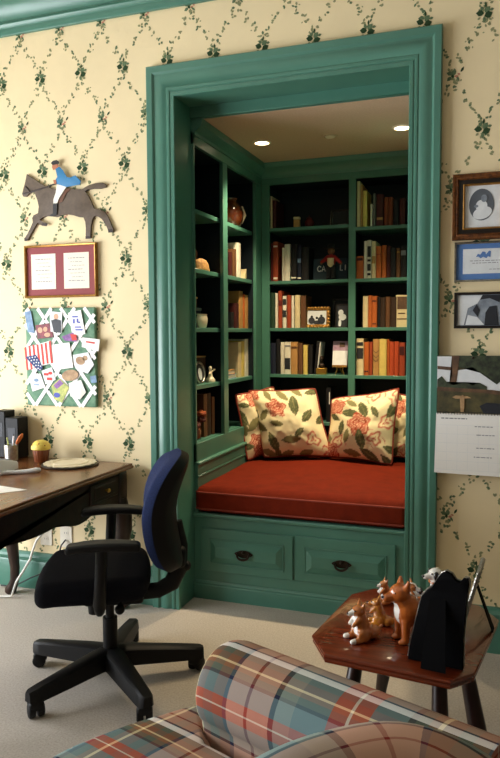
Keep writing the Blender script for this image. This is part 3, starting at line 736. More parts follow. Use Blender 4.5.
mb = MB(); mb.box(-0.037, 0.038, 0.003, 0.027, 0.003, 0.202); mb.build('pages', 'cream_card', t)
mb = MB(); mb.box(-0.030, 0.032, -0.0012, 0.001, 0.115, 0.195); mb.box(-0.030, 0.032, -0.0012, 0.001, 0.05, 0.056); mb.box(-0.024, 0.02, -0.0012, 0.001, 0.085, 0.092); mb.build('cover_picture', 'photo_brown', t)
t = thing('book', 'slim black book with a white edge leaning beside the gold bookend', 'book', (0.546, YB + 0.03, 1.157), 0)
T = rot(R(6), 'Y'); mb = MB(); mb.box(-0.013, 0.009, 0, 0.14, 0, 0.222, T=T, bev=0.002); mb.build('cover', 'bk_black', t)
mb = MB(); mb.box(0.0085, 0.0125, 0.0, 0.14, 0.004, 0.218, T=T); mb.build('pages', 'white', t)
t = thing('book', 'black book with a pale edge behind the pillows on the lowest far shelf', 'book', (0.640, YB + 0.03, 0.839), 0)
mb = MB(); mb.box(-0.02, 0.012, 0, 0.15, 0, 0.235, bev=0.002); mb.build('cover', 'bk_black', t)
mb = MB(); mb.box(0.0, 0.006, -0.001, 0.001, 0.12, 0.2); mb.build('spine_label', 'white', t)
t = thing('book', 'brown book showing above the hidden pillow on the lowest far shelf', 'book', (1.05, YB + 0.03, 0.839), 0)
book_mesh(0.05, 0.22, 0.15, 'brown', [(0.6, 0.8, 'bk_tan')], t)

# ================================================================== SHELF ORNAMENTS
def photo_frame(t, w, h, bar, depth, m_frame, tilt=0.0, fill=(), rough_edge=0.0, back='ebony', n=10):
    """Standing frame, face to -y, leaning back by tilt: four-sided ring, print, backing, strut."""
    T = rot(-tilt, 'X'); mb = MB()
    mb.box(-w / 2, w / 2, -depth / 2, depth / 2, 0, bar, bev=bar * 0.2, T=T); mb.box(-w / 2, w / 2, -depth / 2, depth / 2, h - bar, h, bev=bar * 0.2, T=T)
    mb.box(-w / 2, -w / 2 + bar, -depth / 2, depth / 2, 0, h, bev=bar * 0.2, T=T); mb.box(w / 2 - bar, w / 2, -depth / 2, depth / 2, 0, h, bev=bar * 0.2, T=T)
    if rough_edge:
        for k in range(n):
            for zz in (bar * 0.3, h - bar * 0.3): mb.ball((-w / 2 + w * (k + 0.5) / n, 0, zz), rough_edge, 10, T=T)
        m2 = max(3, int(n * h / w))
        for k in range(m2):
            for xx in (-w / 2 + bar * 0.3, w / 2 - bar * 0.3): mb.ball((xx, 0, h * (k + 0.5) / m2), rough_edge, 10, T=T)
    mb.build('frame', m_frame, t)
    mb = MB(); mb.box(-w / 2 + bar * 0.7, w / 2 - bar * 0.7, 0, depth / 2 + 0.001, bar * 0.7, h - bar * 0.7, T=T); mb.build('backing', back, t)
    ms = []; mb = MB()
    mb.box(-w / 2 + bar * 0.9, w / 2 - bar * 0.9, -0.0012, 0.0, bar * 0.9, h - bar * 0.9, 0, T=T)
    return T, mb
# top shelf
t = thing('trinket_box', 'small tan square trinket box on the far bookcase\'s top shelf', 'box', (0.412, YB + 0.05, SHELF['L', 1]), R(8))
mb = MB(); mb.box(-0.021, 0.021, -0.018, 0.018, 0, 0.055, bev=0.003); mb.build('box_body', 'bk_tan', t)
mb = MB(); mb.box(-0.0225, 0.0225, -0.0195, 0.0195, 0.055, 0.072, bev=0.004); mb.build('lid', 'bk_cream', t)
t = thing('jar', 'small round maroon jar beside the tan trinket box on the top shelf', 'jar', (0.496, YB + 0.055, SHELF['L', 1]))
mb = MB(); mb.lathe([(0.012, 0), (0.022, 0.004), (0.031, 0.022), (0.030, 0.040), (0.019, 0.052), (0.017, 0.056)], 20); mb.build('jar_body', 'bk_darkred', t)
mb = MB(); mb.lathe([(0.019, 0.056), (0.020, 0.061), (0.010, 0.068), (0.004, 0.072), (0.006, 0.078), (0, 0.081)], 16); mb.build('lid', 'bk_maroon', t)
t = thing('photo_frame', 'dark photo frame with a pale edge on the top shelf beside the middle post', 'photo frame', (0.700, YB + 0.07, SHELF['L', 1]), R(-14))
T, mb = photo_frame(t, 0.135, 0.112, 0.012, 0.012, 'ebony', R(10))
mb.build('photo', 'photo_dark', t); mb = MB(); mb.box(-0.071, -0.067, -0.007, 0.006, 0.0, 0.11, T=T); mb.box(0.0, 0.06, -0.03, -0.012, 0.0, 0.008); mb.build('edge_strip', 'silver', t)
# second shelf: blue board and doll
t = thing('lettered_board', 'slate blue board with white letters standing behind the red-jacketed doll', 'sign', (0.633, YB + 0.085, 1.786), 0)
T = rot(R(-6), 'X'); mb = MB(); mb.box(-0.118, 0.118, -0.006, 0.006, 0, 0.148, bev=0.003, T=T); mb.build('board', 'call_blue', t)
def letters(mb, s, x, z, hgt, T, y0=-0.009, y1=-0.005, wd=0.2):
    st = {'C': [[(0.9, .8), (.6, 1), (.3, .95), (.05, .65), (.05, .35), (.3, .05), (.6, 0), (.9, .2)]], 'A': [[(0, 0), (.45, 1), (.9, 0)], [(.2, .35), (.7, .35)]], 'L': [[(.1, 1), (.1, 0), (.7, 0)]], 'I': [[(.2, 1), (.2, 0)]]}
    for ch in s:
        for line in st.get(ch, []):
            mb.tube([(x + hgt * 0.75 * p, y0, z + hgt * q) for p, q in line], hgt * wd * 0.5, 6, T=T)
        x += hgt * (0.85 if ch != 'I' else 0.45)
mb = MB(); letters(mb, 'CA', -0.088, 0.060, 0.036, T); letters(mb, 'LI', 0.066, 0.064, 0.036, T); mb.build('lettering', 'white', t)
t = thing('doll', 'felt doll in a red jacket and wide black hat, standing on the second shelf', 'doll', (0.648, YB + 0.045, 1.786))
blob('body', [('e', (0, 0, 0.125), (0.030, 0.024, 0.045)), ('c', (-0.02, 0, 0.15), (-0.062, -0.006, 0.118), 0.015, 0.011), ('c', (0.02, 0, 0.15), (0.064, -0.004, 0.112), 0.015, 0.011), ('e', (0, -0.012, 0.112), (0.024, 0.02, 0.032))],
     ['doll_red', 'bk_cream'], t, 0.0035, 4, lambda c: 1 if abs(c.x) < 0.022 and c.y < -0.012 and c.z < 0.142 else 0)
mb = MB(); mb.ball((0, 0, 0.19), 0.024, 16); mb.ball((0, -0.024, 0.186), 0.005, 8); mb.build('head', 'doll_face', t)
mb = MB(); mb.tube([(-0.014, 0, 0.095), (-0.016, 0, 0.01)], [0.02, 0.015], 12); mb.tube([(0.014, 0, 0.095), (0.016, 0, 0.01)], [0.02, 0.015], 12); mb.ball((-0.018, -0.01, 0.011), 0.014, 10, sc=(1, 1.5, 0.75)); mb.ball((0.018, -0.01, 0.011), 0.014, 10, sc=(1, 1.5, 0.75)); mb.build('trousers', 'doll_black', t)
mb = MB(); mb.lathe([(0.050, 0.205), (0.052, 0.208), (0.027, 0.213), (0.025, 0.228), (0.014, 0.235), (0, 0.236)], 20); mb.build('hat', 'doll_black', t)
mb = MB(); mb.ball((-0.064, -0.006, 0.112), 0.010, 10); mb.ball((0.066, -0.004, 0.106), 0.010, 10); mb.build('hands', 'doll_face', t)
# third shelf: ornate family photo, dark framed animal photo
t = thing('photo_frame', 'ornate gilt-bordered family photo standing beside the books on the third shelf', 'photo frame', (0.550, YB + 0.045, 1.470), R(3))
T, mb = photo_frame(t, 0.172, 0.138, 0.022, 0.014, 'gold', R(8), rough_edge=0.0125, n=8)
mb.build('photo', 'photo_white', t)
mb = MB()
for cx, cz, rx, rz in ((-0.035, 0.048, 0.022, 0.022), (0.032, 0.05, 0.026, 0.026), (0.005, 0.036, 0.03, 0.014)): mb.prism([(cx + rx * cos(2 * PI * k / 16), cz + rz * sin(2 * PI * k / 16)) for k in range(16)], -0.0035, -0.001, 'y', T=T)
for cx, cz in ((-0.035, 0.074), (0.03, 0.08), (0.0, 0.066)): mb.ball((cx, -0.002, cz), 0.009, 10, T=T, sc=(1, 0.2, 1))
mb.build('photo_people', 'photo_dark', t)
t = thing('photo_frame', 'dark framed photo of a black and white animal beside the middle post', 'photo frame', (0.716, YB + 0.06, 1.470), R(-6))
T, mb = photo_frame(t, 0.088, 0.158, 0.008, 0.012, 'ebony', R(7)); mb.build('photo', 'photo_dark', t)
mb = MB()
for cx, cz, rx, rz in ((-0.008, 0.10, 0.018, 0.02), (0.004, 0.07, 0.026, 0.022), (-0.012, 0.03, 0.010, 0.026)): mb.prism([(cx + rx * cos(2 * PI * k / 16), cz + rz * sin(2 * PI * k / 16)) for k in range(16)], -0.003, -0.001, 'y', T=T)
mb.build('photo_animal', 'photo_white', t)
t = thing('photo_frame', 'large black frame standing at the back of the third shelf behind the animal photo', 'photo frame', (0.695, 1.50, 1.470), 0)
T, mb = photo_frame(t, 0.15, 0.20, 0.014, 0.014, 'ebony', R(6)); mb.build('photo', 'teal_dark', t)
# fourth shelf: gold bookend bust and easel picture
t = thing('bust', 'small bronze bust on a square gold block, fourth shelf', 'ornament', (0.584, YB + 0.05, 1.157), R(6))
mb = MB(); mb.box(-0.036, 0.036, -0.022, 0.022, 0, 0.043, bev=0.004); mb.build('base_block', 'brass', t)
blob('bust_body', [('e', (0, 0, 0.058), (0.022, 0.016, 0.018)), ('c', (0, 0, 0.06), (0, -0.002, 0.088), 0.010, 0.009), ('e', (0, -0.002, 0.102), (0.014, 0.016, 0.019)), ('e', (0, -0.018, 0.099), (0.004, 0.006, 0.005)), ('e', (0, 0.006, 0.112), (0.0155, 0.016, 0.012))], ['bronze'], t, 0.0025, 3)
t = thing('easel', 'tiny brass easel with splayed feet under the small landscape print', 'easel', (0.712, YB + 0.05, 1.157))
mb = MB()
for s in (-1, 1):
    mb.tube([(s * 0.030, -0.022, 0.0), (s * 0.018, -0.020, 0.035), (s * 0.022, -0.016, 0.052)], 0.0035, 8); mb.tube([(s * 0.022, -0.016, 0.052), (s * 0.022, -0.034, 0.050), (s * 0.022, -0.036, 0.058)], 0.003, 8)
mb.tube([(-0.026, -0.016, 0.048), (0.026, -0.016, 0.048)], 0.003, 8); mb.tube([(0, -0.012, 0.05), (0, 0.05, 0.002)], 0.003, 8); mb.tube([(0, -0.014, 0.05), (0, 0.016, 0.15)], 0.003, 8)
mb.build('easel_frame', 'brass', t)
t = thing('picture', 'small unframed landscape print with a lilac sky resting on the brass easel', 'picture', (0.712, YB + 0.026, 1.208))
T = rot(R(-11), 'X'); mb = MB(); mb.box(-0.050, 0.050, -0.003, 0.003, 0, 0.175, T=T); mb.build('print_board', 'sky_lilac', t)
mb = MB(); mb.box(-0.0495, 0.0495, -0.0042, -0.0028, 0.014, 0.11, T=T); mb.build('print_pale_field', 'photo_white', t)
mb = MB(); mb.box(-0.0495, 0.0495, -0.0042, -0.0028, 0.0, 0.014, T=T); mb.build('print_band', 'gold', t)
mb = MB(); mb.box(-0.006, 0.030, -0.0046, -0.0030, 0.135, 0.165, T=T); mb.build('print_cloud', 'photo_brown', t)

# side bookcase ornaments
t = thing('vase', 'brown glazed vase with a bright edge on the side bookcase\'s first shelf', 'vase', (0.075, 0.985, 2.108))
mb = MB(); mb.lathe([(0.045, 0), (0.062, 0.01), (0.078, 0.05), (0.082, 0.095), (0.068, 0.135), (0.042, 0.158), (0.036, 0.172), (0.044, 0.184), (0.036, 0.182), (0.030, 0.165), (0, 0.16)], 28); mb.build('vase_body', 'brown_vase', t)
mb = MB(); mb.tube([(0.06, 0.03, 0.03), (0.079, 0.035, 0.08), (0.06, 0.04, 0.14)], [0.006, 0.012, 0.005], 8); mb.build('handle', 'ivory', t)  # ivory streak modelled as the highlight on the vase, not a grip
t = thing('jar', 'tall dark glass jar behind the straw basket on the side bookcase', 'jar', (0.02, 0.395, 1.789))
mb = MB(); mb.lathe([(0.06, 0), (0.07, 0.01), (0.072, 0.11), (0.05, 0.14), (0.045, 0.15)], 24); mb.build('jar_body', 'glass_jar', t)
mb = MB(); mb.lathe([(0.05, 0.15), (0.052, 0.165), (0.03, 0.175), (0, 0.178)], 24); mb.build('lid', 'bronze', t)
t = thing('basket', 'low domed straw basket before the dark glass jar, side bookcase', 'basket', (0.105, 0.435, 1.789))
mb = MB()
mb.lathe([(0.088, 0), (0.094, 0.006), (0.090, 0.014)], 26, T=Matrix.Diagonal((0.36, 1, 1, 1)) @ Matrix.Identity(4)); mb.build('basket_rim', 'straw', t)
mb = MB(); mb.lathe([(0.089, 0.012), (0.080, 0.040), (0.056, 0.062), (0.02, 0.070), (0, 0.071)], 26, T=Matrix.Diagonal((0.36, 1, 1, 1))); mb.build('basket_lid', 'straw', t)
t = thing('pot', 'small ivory pot under the brown box on the side bookcase', 'pot', (0.118, 0.405, 1.467))
mb = MB(); mb.lathe([(0.022, 0), (0.024, 0.004), (0.030, 0.030), (0.031, 0.055), (0.026, 0.070), (0.030, 0.078), (0.024, 0.078), (0.022, 0.06), (0, 0.055)], 22, T=Matrix.Diagonal((0.8, 1.9, 1, 1))); mb.build('pot_body', 'ivory', t)
t = thing('storage_box', 'dark blue lidded box at the back of the third side shelf', 'box', (-0.02, 0.42, 1.467))
mb = MB(); mb.box(-0.09, 0.075, -0.115, 0.12, 0, 0.10, bev=0.003); mb.build('box_body', 'bk_navy', t); mb = MB(); mb.box(-0.093, 0.078, -0.118, 0.123, 0.10, 0.118, bev=0.003); mb.build('lid', 'bk_grey', t)
t = thing('storage_box', 'brown wooden box stacked on the dark blue box, side bookcase', 'box', (-0.02, 0.415, 1.585))
mb = MB(); mb.box(-0.07, 0.07, -0.09, 0.08, 0, 0.05, bev=0.003); mb.build('box_body', 'bk_brown', t); mb = MB(); mb.box(-0.073, 0.073, -0.093, 0.083, 0.05, 0.062, bev=0.003); mb.build('lid', 'bk_tan', t)
t = thing('photo_frame', 'oval silver photo frame at the near end of the side bookcase\'s fourth shelf', 'photo frame', (0.110, 0.405, 1.150), R(90))
mb = MB(); mb.tube([(0.062 * cos(2 * PI * k / 28), 0, 0.062 + 0.060 * sin(2 * PI * k / 28)) for k in range(28)], 0.008, 10, closed=True, T=rot(R(-8), 'X')); mb.build('frame', 'silver', t)
mb = MB(); mb.prism([(0.058 * cos(2 * PI * k / 24), 0.062 + 0.056 * sin(2 * PI * k / 24)) for k in range(24)], 0, 0.006, 'y', T=rot(R(-8), 'X')); mb.build('photo', 'photo_dark', t)
mb = MB(); mb.prism([(0.025 * cos(2 * PI * k / 20), 0.055 + 0.035 * sin(2 * PI * k / 20)) for k in range(20)], -0.002, 0.001, 'y', T=rot(R(-8), 'X')); mb.build('photo_person', 'photo_white', t)
t = thing('figurine', 'small pale figurine with outstretched arms beside the oval silver frame', 'figurine', (0.112, 0.535, 1.150), R(90))
blob('figurine_body', [('c', (0, 0, 0.005), (0, 0, 0.03), 0.030, 0.016), ('c', (0, 0, 0.03), (0, 0, 0.062), 0.014, 0.010), ('e', (0, 0, 0.080), (0.011, 0.011, 0.013)), ('c', (0, 0, 0.058), (0.045, -0.01, 0.072), 0.007, 0.005), ('c', (0, 0, 0.058), (-0.04, -0.01, 0.05), 0.007, 0.005)], ['ivory'], t, 0.003, 3)
t = thing('storage_box', 'brown leather box with a light lid edge behind the oval silver frame', 'box', (0.0, 0.47, 1.150))
mb = MB(); mb.box(-0.09, 0.06, -0.10, 0.12, 0, 0.145, bev=0.004); mb.build('box_body', 'leather', t); mb = MB(); mb.box(-0.092, 0.062, -0.102, 0.122, 0.145, 0.153, bev=0.002); mb.build('lid', 'bk_tan', t)
t = thing('flower_arrangement', 'dried orange and rust flower arrangement in the niche\'s lowest side shelf', 'flowers', (0.09, 0.335, 0.839))
mb = MB(); mb.lathe([(0.03, 0), (0.042, 0.008), (0.046, 0.05), (0.036, 0.075), (0.040, 0.082)], 20); mb.build('flower_pot', 'brown_vase', t)
rf = random.Random(9)
for k in range(16):
    a, zz, rr = rf.uniform(0, 2 * PI), rf.uniform(0.07, 0.19), rf.uniform(0.022, 0.034)
    mb = MB(); cx, cy = 0.038 * cos(a), 0.065 * sin(a)
    for q in range(9):
        b = 2 * PI * q / 9
        mb.ball((cx + rr * 0.55 * cos(b), cy + rr * 0.55 * sin(b), zz + 0.006 * (q % 2)), rr * 0.45, 8, sc=(1, 1, 0.75))
    mb.ball((cx, cy, zz + 0.01), rr * 0.5, 8); mb.build('flower', 'flower_orange' if zz > 0.12 else 'flower_red', t, smooth=60)

# ================================================================== RECESSED LIGHTS
for nm, lab, x, y, lit in (('downlight', 'lit round recessed downlight above the corner of the two bookcases', 0.369, 0.736, 1), ('downlight', 'lit round recessed downlight beside the casing, above the hidden pillow', 1.185, 0.715, 1), ('smoke_detector', 'small unlit round ceiling fitting between the two lit downlights', 0.776, 0.742, 0)):
    t = thing(nm, lab, 'downlight' if lit else 'smoke detector', (x, y, NZ))
    r = 0.052 if lit else 0.040
    mb = MB(); mb.lathe([(r * 0.80, -0.001), (r * 0.82, -0.006), (r, -0.006), (r * 1.08, 0.0)], 32); mb.build('bezel', 'bezel' if lit else 'niche_ceiling', t, smooth=60)
    mb = MB(); mb.lathe([(0, -0.004), (r * 0.78, -0.0035), (r * 0.80, -0.001), (0, -0.0005)] if lit else [(0, -0.010), (r * 0.6, -0.009), (r * 0.78, -0.002), (0, -0.001)], 28); mb.build('lens' if lit else 'cap', 'lens' if lit else 'bezel', t)
    if lit:
        L = bpy.data.lights.new('downlight_bulb', 'SPOT'); L.energy = 130; L.color = (1.0, 0.78, 0.50); L.spot_size = R(92); L.spot_blend = 0.7; L.shadow_soft_size = 0.04
        lo = bpy.data.objects.new('downlight_bulb', L); COL.objects.link(lo); lo.parent = t; lo.location = (0, 0, -0.012)

# ================================================================== ON THE WALL
def ring(mb, w, h, bar, y0, y1, bev=0.002, mi=0, prof=None):
    """Mitred four-sided ring, outer w x h, centred."""
    pr = prof or [(0, y1), (0, y0), (1, y0), (1, y1)]
    rows = []
    for t, y in pr:
        a, b = w / 2 - t * bar, h / 2 - t * bar
        rows.append([mb.bm.verts.new(q) for q in ((-a, y, -b), (a, y, -b), (a, y, b), (-a, y, b))])
    fs = []
    for a, b in zip(rows, rows[1:]):
        for k in range(4): f = mb.bm.faces.new((a[k], a[(k + 1) % 4], b[(k + 1) % 4], b[k])); f.material_index = mi; fs.append(f)
    for k in range(4): f = mb.bm.faces.new((rows[-1][k], rows[-1][(k + 1) % 4], rows[0][(k + 1) % 4], rows[0][k])); f.material_index = mi; fs.append(f)
    bmesh.ops.recalc_face_normals(mb.bm, faces=fs)
def ell(cx, cz, rx, rz, n=32, a=0.0): return [(cx + rx * cos(2 * PI * k / n) * cos(a) - rz * sin(2 * PI * k / n) * sin(a), cz + rx * cos(2 * PI * k / n) * sin(a) + rz * sin(2 * PI * k / n) * cos(a)) for k in range(n)]
def scrib(mb, x0, x1, z, y, hgt=0.002, seed=1):
    r = random.Random(seed); x = x0
    while x < x1:
        l = r.uniform(0.006, 0.02); mb.box(x, min(x + l, x1), y - 0.0005, y, z - hgt / 2, z + hgt / 2); x += l + 0.004

# horse and rider plaque, sawn from board; outlines in drawing units
def hz(pts):
    out = []
    for u, v in pts:
        s, q = (u / 3.846 - 24) / 88, (v / 3.846 + 150 - 162) / 79
        x = (-0.745 + 0.545 * s) * (1 - q) + (-0.758 + 0.550 * s) * q; z = (2.369 - 0.045 * s) * (1 - q) + (1.945 - 0.026 * s) * q
        out.append((x + 0.480, z - 2.142))
    return out
t = thing('horse_plaque', 'painted wooden cut-out of a galloping horse with a blue-coated rider on the wallpaper', 'wall plaque', (-0.480, 0, 2.142))
mb = MB()
mb.prism(hz([(104, 92), (110, 99), (122, 104), (142, 118), (162, 130), (182, 141), (205, 149), (262, 150), (320, 152), (330, 143), (346, 134), (370, 127), (396, 125), (411, 134), (407, 143), (388, 148), (360, 147), (340, 151), (330, 158),
              (346, 180), (356, 205), (364, 226), (386, 228), (405, 238), (416, 256), (424, 275), (431, 294), (437, 306), (432, 316), (419, 316), (413, 298), (404, 278), (394, 264), (380, 254), (366, 252), (358, 264), (353, 290), (350, 318), (352, 338), (335, 340), (333, 325), (335, 300), (333, 276), (326, 258),
              (306, 257), (285, 250), (262, 245), (240, 250), (222, 257), (200, 254), (182, 252), (166, 258), (152, 270), (143, 284), (130, 306), (117, 328), (109, 347), (96, 350), (95, 339), (107, 322), (119, 299), (129, 278), (126, 262), (131, 250), (150, 243), (153, 216), (146, 190), (138, 168), (130, 156), (121, 160), (112, 168), (101, 178), (89, 178), (85, 168), (90, 150), (96, 130), (100, 112)]), -0.014, -0.001, 'y', bev=0.0015)
mb.prism(hz([(126, 262), (131, 272), (150, 281), (164, 290), (184, 293), (189, 283), (170, 276), (155, 268), (160, 258), (150, 250), (132, 252)]), -0.0155, -0.0142, 'y')
mb.build('horse', 'horse', t)
for pl, y in (([(95, 338), (105, 342), (108, 349), (96, 351)], -0.0145), ([(168, 281), (188, 282), (184, 293), (166, 291)], -0.0158), ([(334, 331), (352, 331), (353, 341), (334, 342)], -0.0145), ([(417, 306), (437, 303), (435, 317), (419, 318)], -0.0145)):
    mb = MB(); mb.prism(hz(pl), y - 0.002, y, 'y'); mb.build('hoof', 'horse_dark', t)
mb = MB(); mb.prism(hz([(240, 160), (272, 146), (276, 152), (258, 170), (246, 198), (232, 204), (224, 196)]), -0.0165, -0.0145, 'y'); mb.build('saddle', 'saddle', t)
mb = MB(); mb.tube([(p, -0.0165, q) for p, q in hz([(92, 168), (118, 162), (160, 150), (224, 128)])], 0.004, 6); mb.tube([(p, -0.0165, q) for p, q in hz([(100, 140), (112, 152), (118, 162)])], 0.003, 6); mb.build('reins', 'horse_dark', t)
mb = MB(); mb.prism(hz([(226, 134), (264, 140), (248, 164), (234, 186), (226, 208), (212, 208), (213, 190), (221, 166)]), -0.0205, -0.0167, 'y'); mb.build('rider_breeches', 'breeches', t)
mb = MB(); mb.prism(hz([(211, 205), (227, 205), (226, 248), (212, 256), (200, 255), (201, 249), (210, 244)]), -0.0205, -0.0167, 'y'); mb.build('rider_boot', 'boot', t)
mb = MB(); mb.prism(hz([(221, 74), (236, 65), (250, 78), (264, 104), (276, 108), (298, 98), (306, 108), (319, 120), (315, 134), (285, 139), (264, 143), (240, 136), (222, 130), (221, 116), (229, 104), (225, 90)]), -0.0225, -0.0207, 'y', bev=0.0006); mb.build('rider_jacket', 'coat_blue', t)
mb = MB(); mb.prism(hz([(209, 56), (229, 54), (231, 68), (224, 75), (211, 77), (207, 67)]), -0.0205, -0.0167, 'y'); mb.build('rider_face', 'face', t)
mb = MB(); mb.prism(hz([(214, 116), (224, 116), (226, 130), (216, 132)]), -0.0245, -0.0227, 'y'); mb.build('rider_hand', 'face', t)
mb = MB(); mb.prism(hz([(204, 52), (212, 43), (226, 40), (235, 46), (236, 54), (210, 59)]), -0.0235, -0.0207, 'y'); mb.build('rider_cap', 'boot', t)

# double certificate in a thin gilt frame
t = thing('certificate_frame', 'thin gilt frame with two cards in a dusty rose mount, below the horse plaque', 'picture frame', (-0.527, 0, 1.775))
mb = MB(); ring(mb, 0.452, 0.284, 0.012, -0.026, -0.001, prof=[(0, -0.001), (0, -0.022), (0.3, -0.026), (0.7, -0.024), (1, -0.018), (1, -0.001)]); mb.build('frame', 'gold', t)
mb = MB(); mb.box(-0.216, 0.216, -0.012, -0.001, -0.132, 0.132); mb.build('mount', 'rose_mat', t)
for x in (-0.108, 0.100):
    mb = MB(); mb.box(x - 0.078, x + 0.078, -0.0135, -0.0115, -0.096, 0.094); c = mb.build('card', 'cream_card', t)
    mb = MB()
    for k in range(7): scrib(mb, x - 0.05 + 0.012 * (k % 3), x + 0.052 - 0.014 * (k % 2), 0.066 - 0.02 * k, -0.0135, 0.0025 if k % 3 else 0.004, k + int(1000 * x))
    mb.build('lettering', 'ink_grey', c, smooth=0)

# ribbon memo board
BX, BZ = -0.533, 1.310
t = thing('memo_board', 'padded green fabric memo board with a lattice of white ribbons, crowded with cards', 'memo board', (BX, 0, BZ))
def bxz(u, v): return (-0.755 + (u - 45) * 0.001131 - BX, 1.576 - (v - 45) * 0.000993 - BZ)
mb = MB(); mb.soft(0.444, 0.024, 0.534, 0.010, 3, T=tr(0, -0.013, 0)); mb.build('board', 'board_green', t, smooth=60)
def strip(mb, a, b, w, y):
    a, b = Vector(a), Vector(b); d = (b - a).normalized(); n = Vector((-d.y, d.x)) * w / 2
    mb.prism([tuple(a + n), tuple(b + n), tuple(b - n), tuple(a - n)], y - 0.0012, y, 'y')
x0, x1, z0, z1 = -0.220, 0.220, -0.265, 0.265
def clip(p, d):
    ts = []
    for c, q, lo, hi in ((0, d[0], x0, x1), (1, d[1], z0, z1)):
        ts += sorted([(lo - p[c]) / q, (hi - p[c]) / q])
    lo, hi = max(ts[0], ts[2]), min(ts[1], ts[3])
    return ((p[0] + d[0] * lo, p[1] + d[1] * lo), (p[0] + d[0] * hi, p[1] + d[1] * hi)) if hi - lo > 0.04 else None
ux, uz = 65 * 0.001131, 96 * 0.000993
px, pz = bxz(160, 105)
RIB = []
for k in range(-3, 5):
    for s in (1, -1):
        c = clip((px + 2 * ux * k, pz), (ux * s, uz))
        if c: RIB.append((c, s))
for c, s in RIB:
    mb = MB(); strip(mb, c[0], c[1], 0.020, -0.0262 - (0.0012 if s > 0 else 0)); mb.build('ribbon', 'ribbon', t)
for u, v in ((160, 105), (290, 105), (235, 197), (368, 207), (108, 400), (240, 400), (378, 395), (175, 492), (310, 497), (105, 300), (300, 300)):
    x, z = bxz(u, v); mb = MB(); mb.ball((x, -0.0300, z), 0.0045, 10, sc=(1, 0.6, 1)); mb.build('stud', 'bronze', t)
def pinned(name, label, cat, pts, m, layer, extra=None):
    q = [bxz(*p) for p in pts]; cx = sum(a for a, b in q) / len(q); cz = sum(b for a, b in q) / len(q)
    o = thing(name, label, cat, (BX + cx, -0.0300 - 0.0016 * layer, BZ + cz), 0, 'cards and photos on the memo board' if name != 'flag' else None)
    mb = MB(); mb.prism([(a - cx, b - cz) for a, b in q], -0.0012, 0, 'y'); mb.build('sheet' if cat == 'card' else 'print', m, o, smooth=0)
    def sub(nm, pl, mm):
        s = MB()
        for pp in pl: s.prism([(bxz(*p)[0] - cx, bxz(*p)[1] - cz) for p in pp], -0.0018, -0.0011, 'y')
        s.build(nm, mm, o, smooth=0)
    for e in extra or (): sub(*e)
    return o
def rect(u0, v0, u1, v1): return [(u0, v0), (u1, v0), (u1, v1), (u0, v1)]
pinned('photograph', 'blue grey photograph at the memo board\'s top corner above the flag', 'photograph', [(48, 64), (84, 58), (104, 180), (64, 176)], 'photo_blue', 0)
pinned('photograph', 'dark photograph of people in pink on the memo board above the flag', 'photograph', [(108, 138), (188, 126), (212, 204), (120, 212)], 'photo_red', 0, [('people', [ell(135, 165, 14, 16, 14), ell(165, 160, 12, 14, 14), ell(176, 190, 18, 12, 14)], 'skin')])
pinned('photograph', 'photograph of a person in a black top near the memo board\'s upper edge', 'photograph', [(192, 62), (262, 70), (258, 182), (196, 172)], 'photo_white', 1, [('person', [[(200, 112), (226, 104), (256, 112), (256, 180), (214, 176)]], 'photo_dark'), ('face', [ell(228, 92, 14, 16, 16)], 'skin')])
pinned('sheet', 'white sheet with blue scribbles on the memo board', 'card', [(296, 72), (366, 58), (388, 186), (318, 198)], 'white', 1, [('scribble', [rect(318, 90, 350, 98), rect(322, 106, 332, 130), rect(342, 104, 352, 126), rect(330, 146, 366, 153), rect(334, 160, 374, 168), rect(350, 120, 362, 128)], 'ink_blue')])
pinned('photograph', 'purple and red photograph on the memo board beside the scribbled sheet', 'photograph', [(258, 200), (320, 178), (346, 212), (336, 228), (276, 222)], 'photo_purple', 2, [('red_patch', [[(306, 186), (340, 190), (342, 220), (316, 222)]], 'ink_red')])
pinned('card', 'white card with red print sticking out past the memo board\'s edge', 'card', [(372, 204), (466, 216), (458, 280), (368, 256)], 'white', 2, [('print_line', [[(392, 224), (440, 230), (439, 240), (391, 232)]], 'ink_red')])
pinned('sheet', 'large blank white sheet in the middle of the memo board beside the flag', 'card', [(196, 246), (300, 232), (318, 368), (212, 382)], 'white', 1)
pinned('photograph', 'pale photograph of a dog on the memo board beside the large blank sheet', 'photograph', [(316, 300), (400, 284), (432, 350), (396, 400), (330, 372)], 'photo_white', 1, [('dog', [ell(358, 330, 26, 22, 16, 0.3), ell(384, 316, 14, 14, 12)], 'sepia')])
pinned('card', 'brown oval card below the large blank sheet on the memo board', 'card', ell(300, 410, 46, 30, 24, -0.2), 'sepia', 2)
pinned('photograph', 'small red and white photograph below the flag on the memo board', 'photograph', [(138, 388), (196, 368), (218, 436), (158, 462)], 'photo_white', 0, [('red_shapes', [rect(150, 400, 178, 414), rect(168, 424, 198, 440), ell(188, 400, 12, 9, 12)], 'ink_red')])
pinned('card', 'white card with faint blue figures at the memo board\'s lower corner', 'card', [(64, 420), (132, 402), (158, 478), (84, 504)], 'white', 1, [('blue_shapes', [ell(108, 440, 14, 10, 12), rect(92, 462, 124, 470)], 'photo_blue')])
pinned('photograph', 'purple, green and yellow photograph on the memo board\'s lower edge', 'photograph', [(192, 470), (240, 428), (292, 476), (250, 562), (204, 540)], 'photo_yellow', 0, [('purple_patch', [[(204, 468), (240, 434), (262, 456), (222, 486)]], 'photo_purple'), ('blue_patch', [ell(222, 520, 18, 14, 14)], 'ink_blue')])
pinned('card', 'white folded card low on the memo board beside the dog photograph', 'card', [(292, 452), (360, 434), (386, 500), (352, 540), (300, 524)], 'white', 2, [('fold', [[(356, 470), (384, 498), (352, 538)]], 'cream_card')])
